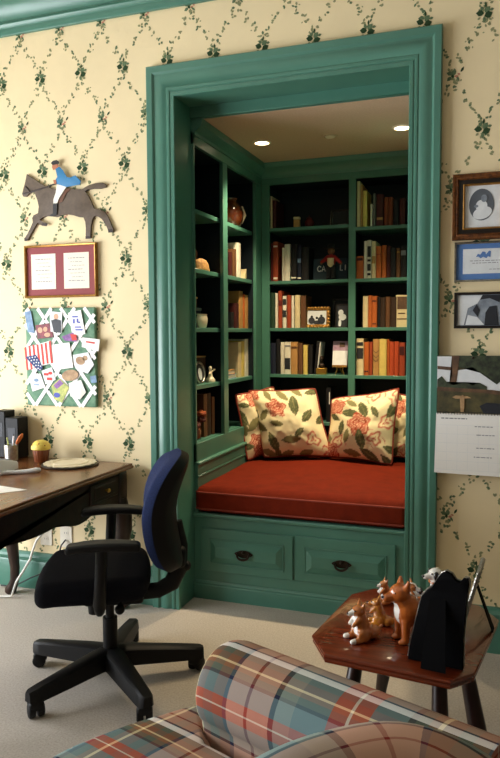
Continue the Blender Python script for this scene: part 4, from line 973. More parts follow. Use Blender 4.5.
pinned('photograph', 'small blue scrap at the memo board\'s outer lower edge', 'photograph', [(408, 414), (440, 408), (444, 446), (414, 450)], 'photo_blue', 0)
# the little flag: white field, slanting red stripes, blue canton
def fl(u, v):
    a = Vector((196, 222)); b = Vector((44, 262)); c = Vector((206, 344))       # corner, far end of the top edge, foot of the fly
    p = a + (b - a) * u + (c - a) * v; p.y += 5 * sin(6 * u + 3 * v); return (p.x, p.y)
f = pinned('flag', 'small stars and stripes flag tucked aslant into the memo board ribbons', 'flag', [fl(0, 0), fl(0.5, 0), fl(1, 0), fl(1, 0.5), fl(1, 1), fl(0.5, 1), fl(0, 1)], 'white', 2,
           [('red_stripe', [[fl(u, 0), fl(u + 0.077, 0), fl(u + 0.077, 0.33), fl(u + 0.077, 0.66), fl(u + 0.077, 1), fl(u, 1), fl(u, 0.66), fl(u, 0.33)] for u in [k * 2 / 13 for k in range(7)]], 'flag_red')])
q = MB(); cx, cz = f.location.x - BX, f.location.z - BZ
can = [(50, 312), (110, 300), (132, 332), (148, 372), (128, 392), (96, 362), (70, 336)]
q.prism([(bxz(*p)[0] - cx, bxz(*p)[1] - cz) for p in can], -0.0026, -0.0019, 'y'); cb = q.build('blue_canton', 'flag_blue', f, smooth=0)
q = MB()
for u, v in ((74, 318), (90, 314), (106, 312), (84, 332), (100, 328), (116, 328), (98, 346), (112, 342), (126, 344), (110, 358), (124, 358), (136, 362), (122, 374), (132, 380)):
    x, z = bxz(u, v); q.prism([((x - cx) + (0.0052 if k % 2 == 0 else 0.0024) * cos(PI / 2 + PI * k / 5), (z - cz) + (0.0052 if k % 2 == 0 else 0.0024) * sin(PI / 2 + PI * k / 5)) for k in range(10)], -0.0032, -0.0025, 'y')
q.build('stars', 'white', cb, smooth=0)

# three frames and the calendar on the strip beside the casing
t = thing('wall_picture', 'wide brown gilt frame round an oval baby portrait, uppermost of the three', 'picture frame', (1.628, 0, 1.981))
mb = MB(); ring(mb, 0.250, 0.284, 0.026, 0, 0, prof=[(0, -0.001), (0, -0.026), (0.15, -0.032), (0.45, -0.030), (0.6, -0.026), (0.8, -0.028), (1, -0.022), (1, -0.001)]); mb.build('frame', 'gilt_dark', t)
mb = MB(); ring(mb, 0.200, 0.234, 0.020, -0.020, -0.001); mb.build('inner_frame', 'ebony', t)
mb = MB(); ring(mb, 0.162, 0.196, 0.008, -0.022, -0.001, prof=[(0, -0.001), (0, -0.020), (0.5, -0.0235), (1, -0.018), (1, -0.001)]); mb.build('gilt_slip', 'gold', t)
mb = MB(); mb.box(-0.078, 0.078, -0.010, -0.001, -0.094, 0.094); mb.build('mount', 'photo_white', t)
mb = MB(); mb.prism(ell(-0.004, 0.008, 0.052, 0.068), -0.0112, -0.0095, 'y'); ph = mb.build('oval_photo', 'oval_photo', t)
mb = MB(); mb.prism(ell(0.000, -0.028, 0.040, 0.026, a=0.3), -0.0122, -0.0108, 'y'); mb.prism(ell(-0.004, 0.002, 0.024, 0.026), -0.0126, -0.0108, 'y'); mb.build('baby_gown', 'photo_white', ph)
mb = MB(); mb.prism(ell(0.006, 0.034, 0.013, 0.016), -0.0130, -0.0110, 'y'); mb.prism(ell(-0.026, 0.002, 0.009, 0.006), -0.0130, -0.0110, 'y'); mb.build('baby_face', 'photo_mid', ph)
t = thing('wall_picture', 'thin silver frame with a blue mount and a small card, between the other two', 'picture frame', (1.640, 0, 1.7435))
mb = MB(); ring(mb, 0.252, 0.172, 0.008, -0.022, -0.001, prof=[(0, -0.001), (0, -0.018), (0.4, -0.022), (1, -0.018), (1, -0.001)]); mb.build('frame', 'silver', t)
mb = MB(); mb.box(-0.119, 0.119, -0.010, -0.001, -0.079, 0.079); mb.build('mount', 'blue_mat', t)
mb = MB(); mb.box(-0.090, 0.090, -0.0115, -0.0095, -0.052, 0.056); c = mb.build('card', 'photo_white', t)
mb = MB(); mb.prism([(-0.036, 0.020), (-0.028, 0.034), (-0.018, 0.030), (-0.008, 0.044), (0.004, 0.040), (0.006, 0.030), (0.018, 0.046), (0.026, 0.044), (0.024, 0.018), (0.014, 0.022), (0.008, 0.014), (-0.006, 0.020), (-0.016, 0.014), (-0.026, 0.022)], -0.0125, -0.011, 'y'); mb.build('blue_drawing', 'blue_mat', c, smooth=0)
mb = MB()
for k, z in enumerate((0.004, -0.006)): scrib(mb, -0.06 + 0.01 * k, 0.066 - 0.01 * k, z, -0.0115, 0.0028, k + 40)
mb.build('lettering', 'ink_grey', c, smooth=0); mb = MB()
scrib(mb, 0.02, 0.07, -0.034, -0.0115, 0.0026, 47); mb.build('lettering', 'ink_grey', c, smooth=0)
t = thing('wall_picture', 'narrow black frame with a black and white photograph of people, lowest of the three', 'picture frame', (1.644, 0, 1.532))
mb = MB(); ring(mb, 0.256, 0.158, 0.011, -0.020, -0.001); mb.build('frame', 'ebony', t)
mb = MB(); mb.box(-0.118, 0.118, -0.010, -0.001, -0.069, 0.069); p = mb.build('photo', 'photo_mid', t)
mb = MB(); mb.prism([(-0.112, 0.066), (-0.112, -0.064), (-0.086, -0.064), (-0.07, 0.010), (-0.03, 0.03), (-0.01, 0.066)], -0.0112, -0.0095, 'y'); mb.prism([(-0.07, -0.02), (-0.03, -0.03), (0.0, -0.064), (-0.08, -0.064)], -0.0114, -0.0095, 'y'); mb.build('pale_area', 'photo_white', p, smooth=0)
mb = MB(); mb.prism([(0.0, -0.066), (0.004, -0.01), (0.02, 0.016), (0.05, 0.020), (0.06, -0.066)], -0.0116, -0.0095, 'y'); mb.prism([(-0.05, 0.0), (-0.034, 0.026), (-0.02, 0.0), (-0.028, -0.03)], -0.0118, -0.0095, 'y'); mb.prism([(0.07, 0.066), (0.118, 0.066), (0.118, -0.03), (0.09, -0.05), (0.07, 0.0)], -0.0114, -0.0095, 'y'); mb.prism([(-0.02, 0.046), (0.02, 0.052), (0.06, 0.034), (0.07, 0.066), (-0.01, 0.066)], -0.0115, -0.0095, 'y'); mb.build('dark_figures', 'photo_dark', p, smooth=0)

t = thing('wall_calendar', 'open wall calendar with a countryside photograph over a white date page', 'calendar', (1.600, 0, 1.078))
yc = -0.048
mb = MB(); mb.box(-0.150, 0.165, yc - 0.003, yc, 0.004, 0.256); pg = mb.build('photo_page', 'photo_green', t)
def patch(nm, pts, m, y): q = MB(); q.prism(pts, y - 0.001, yc - 0.0025, 'y'); q.build(nm, m, pg, smooth=0)
patch('bright_sky', [(-0.150, 0.252), (-0.08, 0.252), (-0.07, 0.19), (-0.02, 0.198), (0.04, 0.19), (0.10, 0.16), (0.165, 0.13), (0.165, 0.10), (-0.02, 0.108), (-0.150, 0.112)], 'photo_white', yc - 0.003)
patch('tree_foliage', [(-0.08, 0.256), (0.165, 0.256), (0.165, 0.13), (0.12, 0.150), (0.10, 0.132), (0.06, 0.168), (0.03, 0.182), (0.0, 0.206), (-0.04, 0.2), (-0.066, 0.21)], 'photo_foliage', yc - 0.004)
patch('tree_trunk', [(-0.088, 0.256), (-0.056, 0.256), (-0.062, 0.19), (-0.07, 0.13), (-0.098, 0.128), (-0.086, 0.17)], 'photo_brown', yc - 0.0045)
patch('barn', [(-0.149, 0.21), (-0.09, 0.205), (-0.088, 0.190), (-0.149, 0.196)], 'photo_brown', yc - 0.0045)
patch('low_shrubs', [(-0.149, 0.15), (-0.13, 0.165), (-0.11, 0.14), (-0.08, 0.125), (-0.03, 0.14), (0.0, 0.126), (0.03, 0.138), (0.06, 0.122), (0.06, 0.104), (-0.149, 0.108)], 'photo_foliage', yc - 0.0048)
patch('stone_wall', [(-0.149, 0.118), (-0.05, 0.112), (0.08, 0.108), (0.165, 0.098), (0.165, 0.08), (0.05, 0.094), (-0.149, 0.10)], 'photo_brown', yc - 0.0052)
patch('hollow', [(0.03, 0.036), (0.06, 0.052), (0.12, 0.048), (0.165, 0.03), (0.165, 0.004), (0.05, 0.004)], 'photo_dark', yc - 0.0035)
patch('pale_post', [(-0.048, 0.008), (-0.052, 0.075), (-0.040, 0.084), (-0.032, 0.074), (-0.034, 0.008)], 'sepia', yc - 0.0056)
patch('pale_branch', [(-0.085, 0.072), (-0.07, 0.08), (-0.02, 0.078), (-0.004, 0.07), (-0.03, 0.068), (-0.07, 0.066)], 'sepia', yc - 0.0050)
mb = MB(); mb.prism([(-0.158, -0.268), (0.170, -0.272), (0.166, 0.0), (-0.152, 0.0)], yc - 0.003, yc, 'y'); dp = mb.build('date_page', 'white', t)
mb = MB()
for k in range(6): mb.box(-0.150 + 0.002 * 0, 0.162, yc - 0.0034, yc - 0.0028, -0.052 - 0.040 * k, -0.0512 - 0.040 * k)
for k in range(8): mb.box(-0.150 + 0.0445 * k, -0.1493 + 0.0445 * k, yc - 0.0034, yc - 0.0028, -0.252, -0.0515)
mb.build('date_grid', 'photo_white', dp, smooth=0)
mb = MB(); scrib(mb, -0.13, -0.02, -0.022, yc - 0.003, 0.005, 61); mb.build('month_heading', 'ink_grey', dp, smooth=0)
mb = MB()
for k, (x, z) in enumerate(((0.02, -0.092), (0.02, -0.150), (0.01, -0.190), (0.012, -0.055), (0.14, -0.24))): scrib(mb, x, x + 0.075 if x < 0.1 else x + 0.022, z, yc - 0.003, 0.0035, 70 + k)
mb.build('handwriting', 'ink_grey', dp, smooth=0)
mb = MB()
for k in range(26): mb.tube([(-0.146 + k * 0.012, yc - 0.0015 + 0.006 * cos(a), 0.002 + 0.006 * sin(a)) for a in [2 * PI * q / 10 for q in range(10)]], 0.0011, 5, closed=True)
mb.build('spiral_binding', 'ink', t)
mb = MB(); mb.cyl((0.0, 0.0, 0.245), (0.0, yc - 0.006, 0.247), 0.003, 0.003, 8); mb.ball((0, yc - 0.007, 0.247), 0.005, 8); mb.build('hanging_nail', 'bronze', t)

for k, x in enumerate((-0.664, -0.533)):
    t = thing('wall_outlet', ['pale outlet plate above the baseboard, farther from the niche casing', 'pale outlet plate above the baseboard, nearer the niche casing'][k], 'outlet', (x, 0, 0.315))
    mb = MB(); mb.box(-0.040, 0.040, -0.007, -0.0005, -0.060, 0.060, bev=0.003); mb.build('plate', 'plate', t)
    for z in (-0.022, 0.022):
        mb = MB(); mb.prism(ell(0, z, 0.017, 0.014, 20), -0.009, -0.006, 'y'); so = mb.build('socket', 'plate', t)
        mb = MB(); mb.box(-0.008, -0.006, -0.0096, -0.0085, z - 0.004, z + 0.006); mb.box(0.006, 0.008, -0.0096, -0.0085, z - 0.004, z + 0.006); mb.build('slot', 'slot', so)

# ================================================================== DESK AND WHAT LIES ON IT
DT = 0.76
DX0, DX1, DY0, DY1 = -0.90, -0.090, -1.56, -0.030
DK = thing('desk', 'dark carved walnut writing desk with curved legs, standing end-on to the papered wall', 'desk', ((DX0 + DX1) / 2, (DY0 + DY1) / 2, 0))
def dbuild(mb, n, m, par=None, **k): return mb.build(n, m, par or DK, world=True, **k)
mb = MB()
EDGE = [(0, 0.760), (0.006, 0.7585), (0.010, 0.754), (0.008, 0.748), (0.013, 0.744), (0.014, 0.738), (0.010, 0.732), (0.004, 0.730), (0.0, 0.728)]
rows = []
for o, z in EDGE:
    o -= 0.014
    rows.append([mb.bm.verts.new(q) for q in ((DX0 - o, DY0 - o, z), (DX1 + o, DY0 - o, z), (DX1 + o, DY1 + o, z), (DX0 - o, DY1 + o, z))])
for a, b in zip(rows, rows[1:]):
    for k in range(4): mb.bm.faces.new((a[k], b[k], b[(k + 1) % 4], a[(k + 1) % 4]))
mb.bm.faces.new(rows[0]); mb.bm.faces.new(rows[-1][::-1]); bmesh.ops.recalc_face_normals(mb.bm, faces=list(mb.bm.faces))
dbuild(mb, 'desk_top', 'wood', smooth=30)
mb = MB()
def scallop(a, b):
    n = 40; out = []
    for k in range(n + 1):
        t_ = k / n; z = 0.590 - 0.012 * cos(2 * PI * t_ * 2)
        if t_ < 0.10: z = 0.50 + 0.078 * (t_ / 0.10) ** 0.7
        if t_ > 0.90: z = 0.50 + 0.078 * ((1 - t_) / 0.10) ** 0.7
        if 0.62 < t_ < 0.84: z -= 0.055 * sin(PI * (t_ - 0.62) / 0.22) ** 0.7
        out.append((a + (b - a) * t_, z))
    return out
for x in (DX1 - 0.060, DX0 + 0.035): mb.prism([(DY0 + 0.09, 0.729)] + scallop(DY0 + 0.09, DY1 - 0.08) + [(DY1 - 0.08, 0.729)], x, x + 0.024, 'x')
for y in (DY0 + 0.050, DY1 - 0.060): mb.prism([(DX0 + 0.07, 0.729)] + scallop(DX0 + 0.07, DX1 - 0.09) + [(DX1 - 0.09, 0.729)], y, y + 0.022, 'y')
dbuild(mb, 'apron', 'wood_dark')
mb = MB(); xk = DX1 - 0.036
mb.box(xk - 0.002, xk + 0.008, -0.40, -0.14, 0.615, 0.712, bev=0.004); mb.box(xk + 0.006, xk + 0.012, -0.37, -0.17, 0.632, 0.695, bev=0.004)
dr = dbuild(mb, 'drawer', 'wood_dark'); mb = MB(); mb.cyl((xk + 0.012, -0.27, 0.664), (xk + 0.022, -0.27, 0.664), 0.006, 0.005, 10); mb.ball((xk + 0.028, -0.27, 0.664), 0.011, 12); dbuild(mb, 'knob', 'brass', dr)
for lx, ly, sx, sy in ((DX1 - 0.062, DY1 - 0.062, 1, 1), (DX1 - 0.062, DY0 + 0.078, 1, -1), (DX0 + 0.100, DY1 - 0.085, -1, 1), (DX0 + 0.100, DY0 + 0.078, -1, -1)):
    mb = MB(); mb.box(lx - 0.036, lx + 0.036, ly - 0.036, ly + 0.036, 0.56, 0.729, bev=0.004)
    pth = [(0, 0.58, 0.040), (0.006, 0.54, 0.044), (0.022, 0.48, 0.048), (0.026, 0.42, 0.043), (0.018, 0.34, 0.034), (0.004, 0.24, 0.027), (-0.006, 0.15, 0.022), (-0.002, 0.08, 0.021), (0.012, 0.045, 0.024), (0.026, 0.022, 0.028), (0.034, 0.006, 0.024)]
    mb.tube([(lx + sx * o, ly + sy * o * 0.0, z) for o, z, r in pth], [r * 1.15 for o, z, r in pth], 14)
    dbuild(mb, 'leg', 'wood_dark', smooth=50)

for k, (x, w, h, lab) in enumerate(((-0.870, 0.076, 0.257, 'taller black file box at the back of the desk beside the wall'), (-0.788, 0.084, 0.222, 'lower black file box on the desk, next to the pen cup'))):
    t = thing('file_box', lab, 'file box', (x, -0.075, DT))
    mb = MB(); mb.box(-w / 2, w / 2, -0.045, 0.045, 0, h, bev=0.004); mb.build('box_body', 'black', t)
    mb = MB(); mb.box(-w / 2 * 0.6, w / 2 * 0.6, -0.0465, -0.0445, h * 0.45, h * 0.75); mb.build('label_holder', 'photo_dark', t)
t = thing('pen_cup', 'shiny silver pen cup on the desk beside the yellow-topped jar', 'pen cup', (-0.752, -0.172, DT))
mb = MB(); mb.lathe([(0.030, 0), (0.034, 0.002), (0.037, 0.085), (0.0345, 0.085), (0.031, 0.006), (0, 0.005)], 24); mb.build('cup', 'silver', t)
PC = (-0.752, -0.172, DT)
for nm, lab, cat, dx, dy, lx, ly, l, r, m in (('pencil', 'olive pencil standing in the silver pen cup', 'pencil', -0.018, 0.005, -0.022, 0.0, 0.115, 0.004, 'photo_yellow'), ('pen', 'white pen standing in the silver pen cup', 'pen', 0.006, -0.004, 0.010, 0.01, 0.125, 0.004, 'white_plastic')):
    t = thing(nm, lab, cat, (PC[0] + dx * 0.4, PC[1] + dy, DT + 0.007))
    a, b = Vector((0, 0, 0)), Vector((lx, ly, l)); mb = MB(); mb.cyl(a, b, r, r, 8); mb.build('barrel', m, t)
    mb = MB(); mb.cyl(b, b + (b - a).normalized() * 0.012, r, 0.001, 8); mb.build('tip', 'ink', t)
t = thing('letter_opener', 'orange-handled tool leaning out of the silver pen cup', 'letter opener', (PC[0] + 0.006, PC[1] + 0.004, DT + 0.007))
mb = MB(); mb.box(-0.005, 0.005, -0.001, 0.001, 0, 0.10, T=rot(R(18), 'Y')); mb.build('blade', 'chrome', t)
mb = MB(); T = rot(R(18), 'Y') @ tr(0, 0, 0.085) @ rot(R(16), 'Y'); mb.tube([(0, 0, 0), (0, 0, 0.02), (0, 0, 0.05), (0, 0, 0.07)], [0.008, 0.016, 0.017, 0.007], 12, T=T, squash=0.5); mb.build('handle', 'handle_orange', t)

t = thing('candle_jar', 'brown fluted jar shaped like a cupcake with a yellow crumb-dotted top', 'jar', (-0.578, -0.150, DT))
mb = MB(); mb.lathe([(0.033, 0), (0.035, 0.003), (0.043, 0.066), (0.041, 0.066), (0, 0.064)], 56, flute=0.035, nfl=18); mb.build('fluted_cup', 'muffin_cup', t)
mb = MB(); mb.lathe([(0, 0.064), (0.043, 0.064), (0.050, 0.068), (0.051, 0.078), (0.046, 0.092), (0.034, 0.106), (0.018, 0.114), (0, 0.116)], 28); lid = mb.build('muffin_lid', 'muffin', t)
for k, (a, z, r) in enumerate(((-1.2, 0.100, 0.040), (-2.2, 0.092, 0.0455), (-0.5, 0.090, 0.046), (-1.7, 0.112, 0.021), (-2.8, 0.104, 0.035))):
    mb = MB(); mb.ball((r * cos(a), r * sin(a), z), 0.004, 8); mb.build('crumb', 'crumb', lid)

t = thing('trivet', 'round dark metal trivet under the cream doily on the desk', 'trivet', (-0.375, -0.185, DT))
mb = MB(); mb.lathe([(0, 0), (0.142, 0), (0.148, 0.004), (0.144, 0.009), (0.132, 0.008), (0, 0.007)], 48); mb.build('plate', 'bronze', t)
t = thing('doily', 'cream scalloped doily lying on the dark trivet', 'doily', (-0.375, -0.185, DT + 0.0095))
mb = MB()
mb.prism([((0.126 + 0.009 * abs(sin(9 * a))) * cos(a), (0.126 + 0.009 * abs(sin(9 * a))) * sin(a)) for a in [2 * PI * k / 144 for k in range(144)]], 0, 0.004, 'z')
for k in range(18): mb.ball((0.108 * cos(2 * PI * k / 18), 0.108 * sin(2 * PI * k / 18), 0.004), 0.009, 8, sc=(1, 1, 0.35))
mb.tube([(0.088 * cos(2 * PI * k / 36), 0.088 * sin(2 * PI * k / 36), 0.0045) for k in range(36)], 0.003, 6, closed=True); mb.build('cloth', 'ivory', t)

t = thing('telephone', 'white telephone with a slanted keypad and a thick looped cord on the desk', 'telephone', (-0.655, -0.470, DT), R(12))
mb = MB(); mb.prism([(-0.09, 0), (0.10, 0), (0.10, 0.030), (0.085, 0.040), (-0.09, 0.078)], -0.09, 0.11, 'x', T=rot(R(-90), 'Z') @ rot(R(90), 'Z'), bev=0.004); mb.build('base', 'white_plastic', t)
mb = MB(); sl = math.atan2(0.038, 0.175)
T0 = tr(0.02, 0.005, 0.0587) @ rot(-sl, 'X')
mb.box(-0.055, 0.075, -0.075, 0.07, 0.0, 0.0025, T=T0); kp = mb.build('keypad_plate', 'photo_white', t)
for i in range(4):
    for j in range(4):
        b = MB(); b.box(-0.044 + i * 0.030, -0.022 + i * 0.030, -0.064 + j * 0.032, -0.042 + j * 0.032, 0.0025, 0.007, bev=0.001, T=T0); b.build('key', 'grey_plastic', kp)
mb = MB(); hp = [(-0.075, -0.10, 0.055), (-0.075, -0.06, 0.085), (-0.075, 0.06, 0.10), (-0.075, 0.09, 0.07)]; mb.tube(hp, [0.020, 0.017, 0.017, 0.020], 12); mb.build('handset', 'white_plastic', t)
mb = MB()
cp = [(-0.02, -0.09, 0.012), (0.04, -0.105, 0.010), (0.10, -0.075, 0.010), (0.16, -0.040, 0.010), (0.21, -0.020, 0.010), (0.245, -0.002, 0.012), (0.262, 0.016, 0.013)]
mb.tube(cp, [0.008, 0.009, 0.010, 0.010, 0.011, 0.014, 0.009], 10); mb.tube([(0.10, -0.02, 0.014), (0.135, -0.045, 0.011), (0.165, -0.042, 0.010)], [0.006, 0.007, 0.008], 8); mb.build('cord', 'white_plastic', t, smooth=60)
t = thing('paper_sheet', 'blank white sheet of paper lying on the desk near its edge', 'paper', (-0.42, -0.80, DT), R(0))
mb = MB(); mb.prism([(0.209, 0.050), (0.125, -0.055), (-0.09, -0.02), (-0.02, 0.09)], 0.0003, 0.0018, 'z'); mb.build('sheet', 'white', t)

t = thing('power_cord', 'white power cord hanging under the desk in front of the outlets', 'cord', (-0.66, -0.13, 0))
mb = MB(); W = lambda P: [(x + 0.66, y + 0.13, z) for x, y, z in P]
mb.tube(W([(-0.50, -0.12, 0.56), (-0.535, -0.13, 0.46), (-0.575, -0.14, 0.385), (-0.625, -0.145, 0.325), (-0.648, -0.148, 0.27), (-0.665, -0.15, 0.22), (-0.70, -0.16, 0.16), (-0.745, -0.17, 0.09), (-0.77, -0.18, 0.012), (-0.85, -0.2, 0.008)]), 0.0065, 8); mb.build('cable', 'cord_white', t, smooth=60)
t = thing('power_cord', 'thin black power cord sagging along the baseboard under the desk', 'cord', (-0.62, -0.09, 0))
mb = MB(); W = lambda P: [(x + 0.62, y + 0.09, z) for x, y, z in P]
mb.tube(W([(-0.533, -0.012, 0.30), (-0.535, -0.05, 0.28), (-0.56, -0.05, 0.20), (-0.64, -0.045, 0.12), (-0.75, -0.045, 0.07), (-0.86, -0.045, 0.01), (-0.95, -0.045, 0.006)]), 0.004, 8); mb.build('cable', 'cord_black', t, smooth=60)

# ================================================================== OFFICE CHAIR
CH = thing('office_chair', 'navy and black swivel office chair on five castors beside the desk', 'office chair', (0.212, -0.790, 0), R(207))
star = [R(177 + 72 * k - 207) for k in range(5)]
mb = MB(); mb.lathe([(0.0, 0.075), (0.040, 0.075), (0.048, 0.085), (0.048, 0.125), (0.036, 0.140), (0, 0.140)], 24)
for a in star:
    T = rot(a, 'Z'); b2 = bmesh.new(); rows = []
    for x, w, zt, zb in ((0.02, 0.046, 0.146, 0.074), (0.12, 0.041, 0.138, 0.070), (0.24, 0.036, 0.124, 0.064), (0.34, 0.032, 0.112, 0.060), (0.375, 0.029, 0.107, 0.060), (0.388, 0.018, 0.102, 0.064)):
        rows.append([b2.verts.new(q) for q in ((x, -w, zb), (x, w, zb), (x, w * 0.85, zt - 0.008), (x, w * 0.55, zt), (x, -w * 0.55, zt), (x, -w * 0.85, zt - 0.008))])
    for p, q in zip(rows, rows[1:]):
        for k in range(6): b2.faces.new((p[k], p[(k + 1) % 6], q[(k + 1) % 6], q[k]))
    b2.faces.new(rows[0]); b2.faces.new(rows[-1]); mb.add(b2, T=T)
mb.build('base_star', 'black', CH, smooth=35)
for k, a in enumerate(star):
    x, y = 0.355 * cos(a), 0.355 * sin(a); c = a + (0.5, 1.2, -0.4, 0.9, 0.2)[k]
    T = tr(x, y, 0) @ rot(c, 'Z'); mb = MB()
    for s in (-1, 1): mb.tube([(0.008, s * 0.004, 0.028), (0.008, s * 0.012, 0.028), (0.008, s * 0.026, 0.028), (0.008, s * 0.030, 0.028)], [0.024, 0.0275, 0.0275, 0.022], 20, T=T)
    mb.soft(0.058, 0.058, 0.036, 0.014, 3, T=T @ tr(0.004, 0, 0.046), m=2); mb.cyl((0, 0, 0.04), (0, 0, 0.078), 0.008, 0.008, 10, T=T); mb.build('caster', 'black', CH, smooth=50)
mb = MB(); mb.cyl((0, 0, 0.12), (0, 0, 0.27), 0.030, 0.030, 20); mb.cyl((0, 0, 0.25), (0, 0, 0.40), 0.018, 0.018, 16); mb.build('gas_column', 'black', CH)
mb = MB(); mb.soft(0.24, 0.17, 0.055, 0.018, 4, T=tr(-0.02, 0, 0.372), m=3); mb.cyl((-0.05, -0.15, 0.365), (-0.05, 0.15, 0.365), 0.007, 0.007, 10)
for s in (-1, 1): mb.ball((-0.05, s * 0.16, 0.362), 0.020, 12, sc=(1, 1.2, 1.0))
mb.cyl((0.06, 0, 0.355), (0.06, 0, 0.29), 0.032, 0.026, 18); mb.build('tilt_mechanism', 'black', CH)
mb = MB()
def sb(p):
    k = max(0, 1 - (p.x / 0.25) ** 2) * max(0, 1 - (p.y / 0.25) ** 2); z = p.z + (0.016 * k if p.z > 0 else 0)
    if p.x > 0.12: z -= 0.9 * (p.x - 0.12) ** 2
    if abs(p.y) > 0.14: z += 0.35 * (abs(p.y) - 0.14) ** 2
    return Vector((p.x * (1 - 0.10 * (p.y / 0.25) ** 2), p.y * (1 - 0.12 * max(0, -p.x) / 0.24), z))
mb.soft(0.450, 0.480, 0.096, 0.042, 5, 0, tr(0.055, 0, 0.448), sb, 12); mb.build('seat', 'black_fabric', CH, smooth=60)
# curved back pad with rounded outline: fabric front, plastic shell behind
def back_pt(u, v, s):
    r_ = (abs(u) ** 4 + abs(v) ** 4); e = max(0, 1 - r_) ** 0.35
    y = 0.215 * u; z = 0.715 + 0.235 * v
    bend = 0.055 * (1 - (v - 0.02) ** 2) - 0.040 * max(0, v) ** 1.5; x = -0.262 + bend + 0.030 * u * u
    return Vector((x + (0.058 * e if s > 0 else -0.070 * e), y, z))
def pad(s, n=28):
    b2 = bmesh.new(); G = []
    for i in range(n + 1):
        row = []
        for j in range(n + 1):
            a, b = -1 + 2 * i / n, -1 + 2 * j / n
            m_ = max(abs(a), abs(b)); q = (abs(a) ** 4 + abs(b) ** 4) ** (1 / 4); k = m_ / q if q > 1e-6 else 1
            row.append(b2.verts.new(back_pt(a * k, b * k, s)))
        G.append(row)
    for i in range(n):
        for j in range(n): b2.faces.new((G[i][j], G[i + 1][j], G[i + 1][j + 1], G[i][j + 1]))
    return b2
mb = MB(); mb.add(pad(1)); BK = mb.build('backrest_pad', 'navy', CH, smooth=70)
mb = MB(); mb.add(pad(-1)); mb.build('backrest_shell', 'black', CH, smooth=70)
mb = MB(); mb.tube([(-0.06, 0, 0.365), (-0.20, 0, 0.372), (-0.255, 0, 0.40), (-0.285, 0, 0.46), (-0.290, 0, 0.56), (-0.272, 0, 0.66)], [0.026, 0.026, 0.028, 0.028, 0.026, 0.022], 12, squash=1.3); mb.soft(0.05, 0.12, 0.09, 0.02, 3, T=tr(-0.288, 0, 0.52), m=2); mb.ball((-0.315, 0, 0.47), 0.022, 12); mb.build('back_support', 'black', CH, smooth=60)
for s in (-1, 1):
    mb = MB()
    mb.soft(0.275, 0.080, 0.032, 0.015, 4, T=tr(0.000, s * 0.272, 0.652), m=5, f=lambda p: Vector((p.x, p.y * (1 - 0.25 * (p.x / 0.14) ** 2), p.z - 0.012 * (p.x / 0.14) ** 2)))
    ar = mb.build('armrest', 'black', CH, smooth=60)
    mb = MB(); mb.tube([(0.02, s * 0.10, 0.398), (0.02, s * 0.24, 0.400), (0.018, s * 0.272, 0.425), (0.012, s * 0.274, 0.52), (0.005, s * 0.272, 0.645)], [0.022, 0.022, 0.024, 0.022, 0.022], 10, squash=1.4); mb.build('arm_post', 'black', ar, smooth=60)

# ================================================================== SIDE TABLE AND FIGURINES
TZ = 0.50
TB = thing('side_table', 'low mahogany side table with clipped corners and splayed turned legs', 'side table', (1.45, -1.03, 0))
def tb(mb, n, m, **k): return mb.build(n, m, TB, world=True, **k)
OUT = [(1.174, -1.189), (1.241, -1.308), (1.600, -1.352), (1.660, -1.285), (1.722, -0.880), (1.660, -0.775), (1.290, -0.730), (1.222, -0.815)]
cx, cy = 1.45, -1.03
mb = MB()
PR = [(0.000, TZ), (0.004, TZ - 0.002), (0.007, TZ - 0.007), (0.006, TZ - 0.012), (0.001, TZ - 0.015), (0.004, TZ - 0.020), (0.003, TZ - 0.026), (-0.004, TZ - 0.030)]
rows = []
for o, z in PR:
    r_ = []
    for x, y in OUT:
        d = Vector((x - cx, y - cy)); k = 1 + (o - 0.006) / d.length; r_.append(mb.bm.verts.new((cx + d.x * k, cy + d.y * k, z)))
    rows.append(r_)
for a, b in zip(rows, rows[1:]):
    for k in range(8): mb.bm.faces.new((a[k], b[k], b[(k + 1) % 8], a[(k + 1) % 8]))
mb.bm.faces.new(rows[0]); mb.bm.faces.new(rows[-1][::-1]); bmesh.ops.recalc_face_normals(mb.bm, faces=list(mb.bm.faces))
tb(mb, 'table_top', 'mahogany', smooth=30)
mb = MB()
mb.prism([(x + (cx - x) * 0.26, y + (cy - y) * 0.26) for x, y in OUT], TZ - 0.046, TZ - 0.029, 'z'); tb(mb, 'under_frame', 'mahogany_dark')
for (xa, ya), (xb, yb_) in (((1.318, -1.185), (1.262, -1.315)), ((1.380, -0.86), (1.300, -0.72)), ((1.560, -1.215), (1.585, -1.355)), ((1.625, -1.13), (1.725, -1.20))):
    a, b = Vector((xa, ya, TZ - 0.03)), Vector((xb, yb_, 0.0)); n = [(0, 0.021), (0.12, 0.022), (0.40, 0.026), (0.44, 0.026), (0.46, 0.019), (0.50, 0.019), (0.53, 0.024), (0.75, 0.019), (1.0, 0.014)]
    mb = MB(); mb.tube([a.lerp(b, t_) for t_, r in n], [r for t_, r in n], 14); tb(mb, 'leg', 'mahogany_dark', smooth=50)

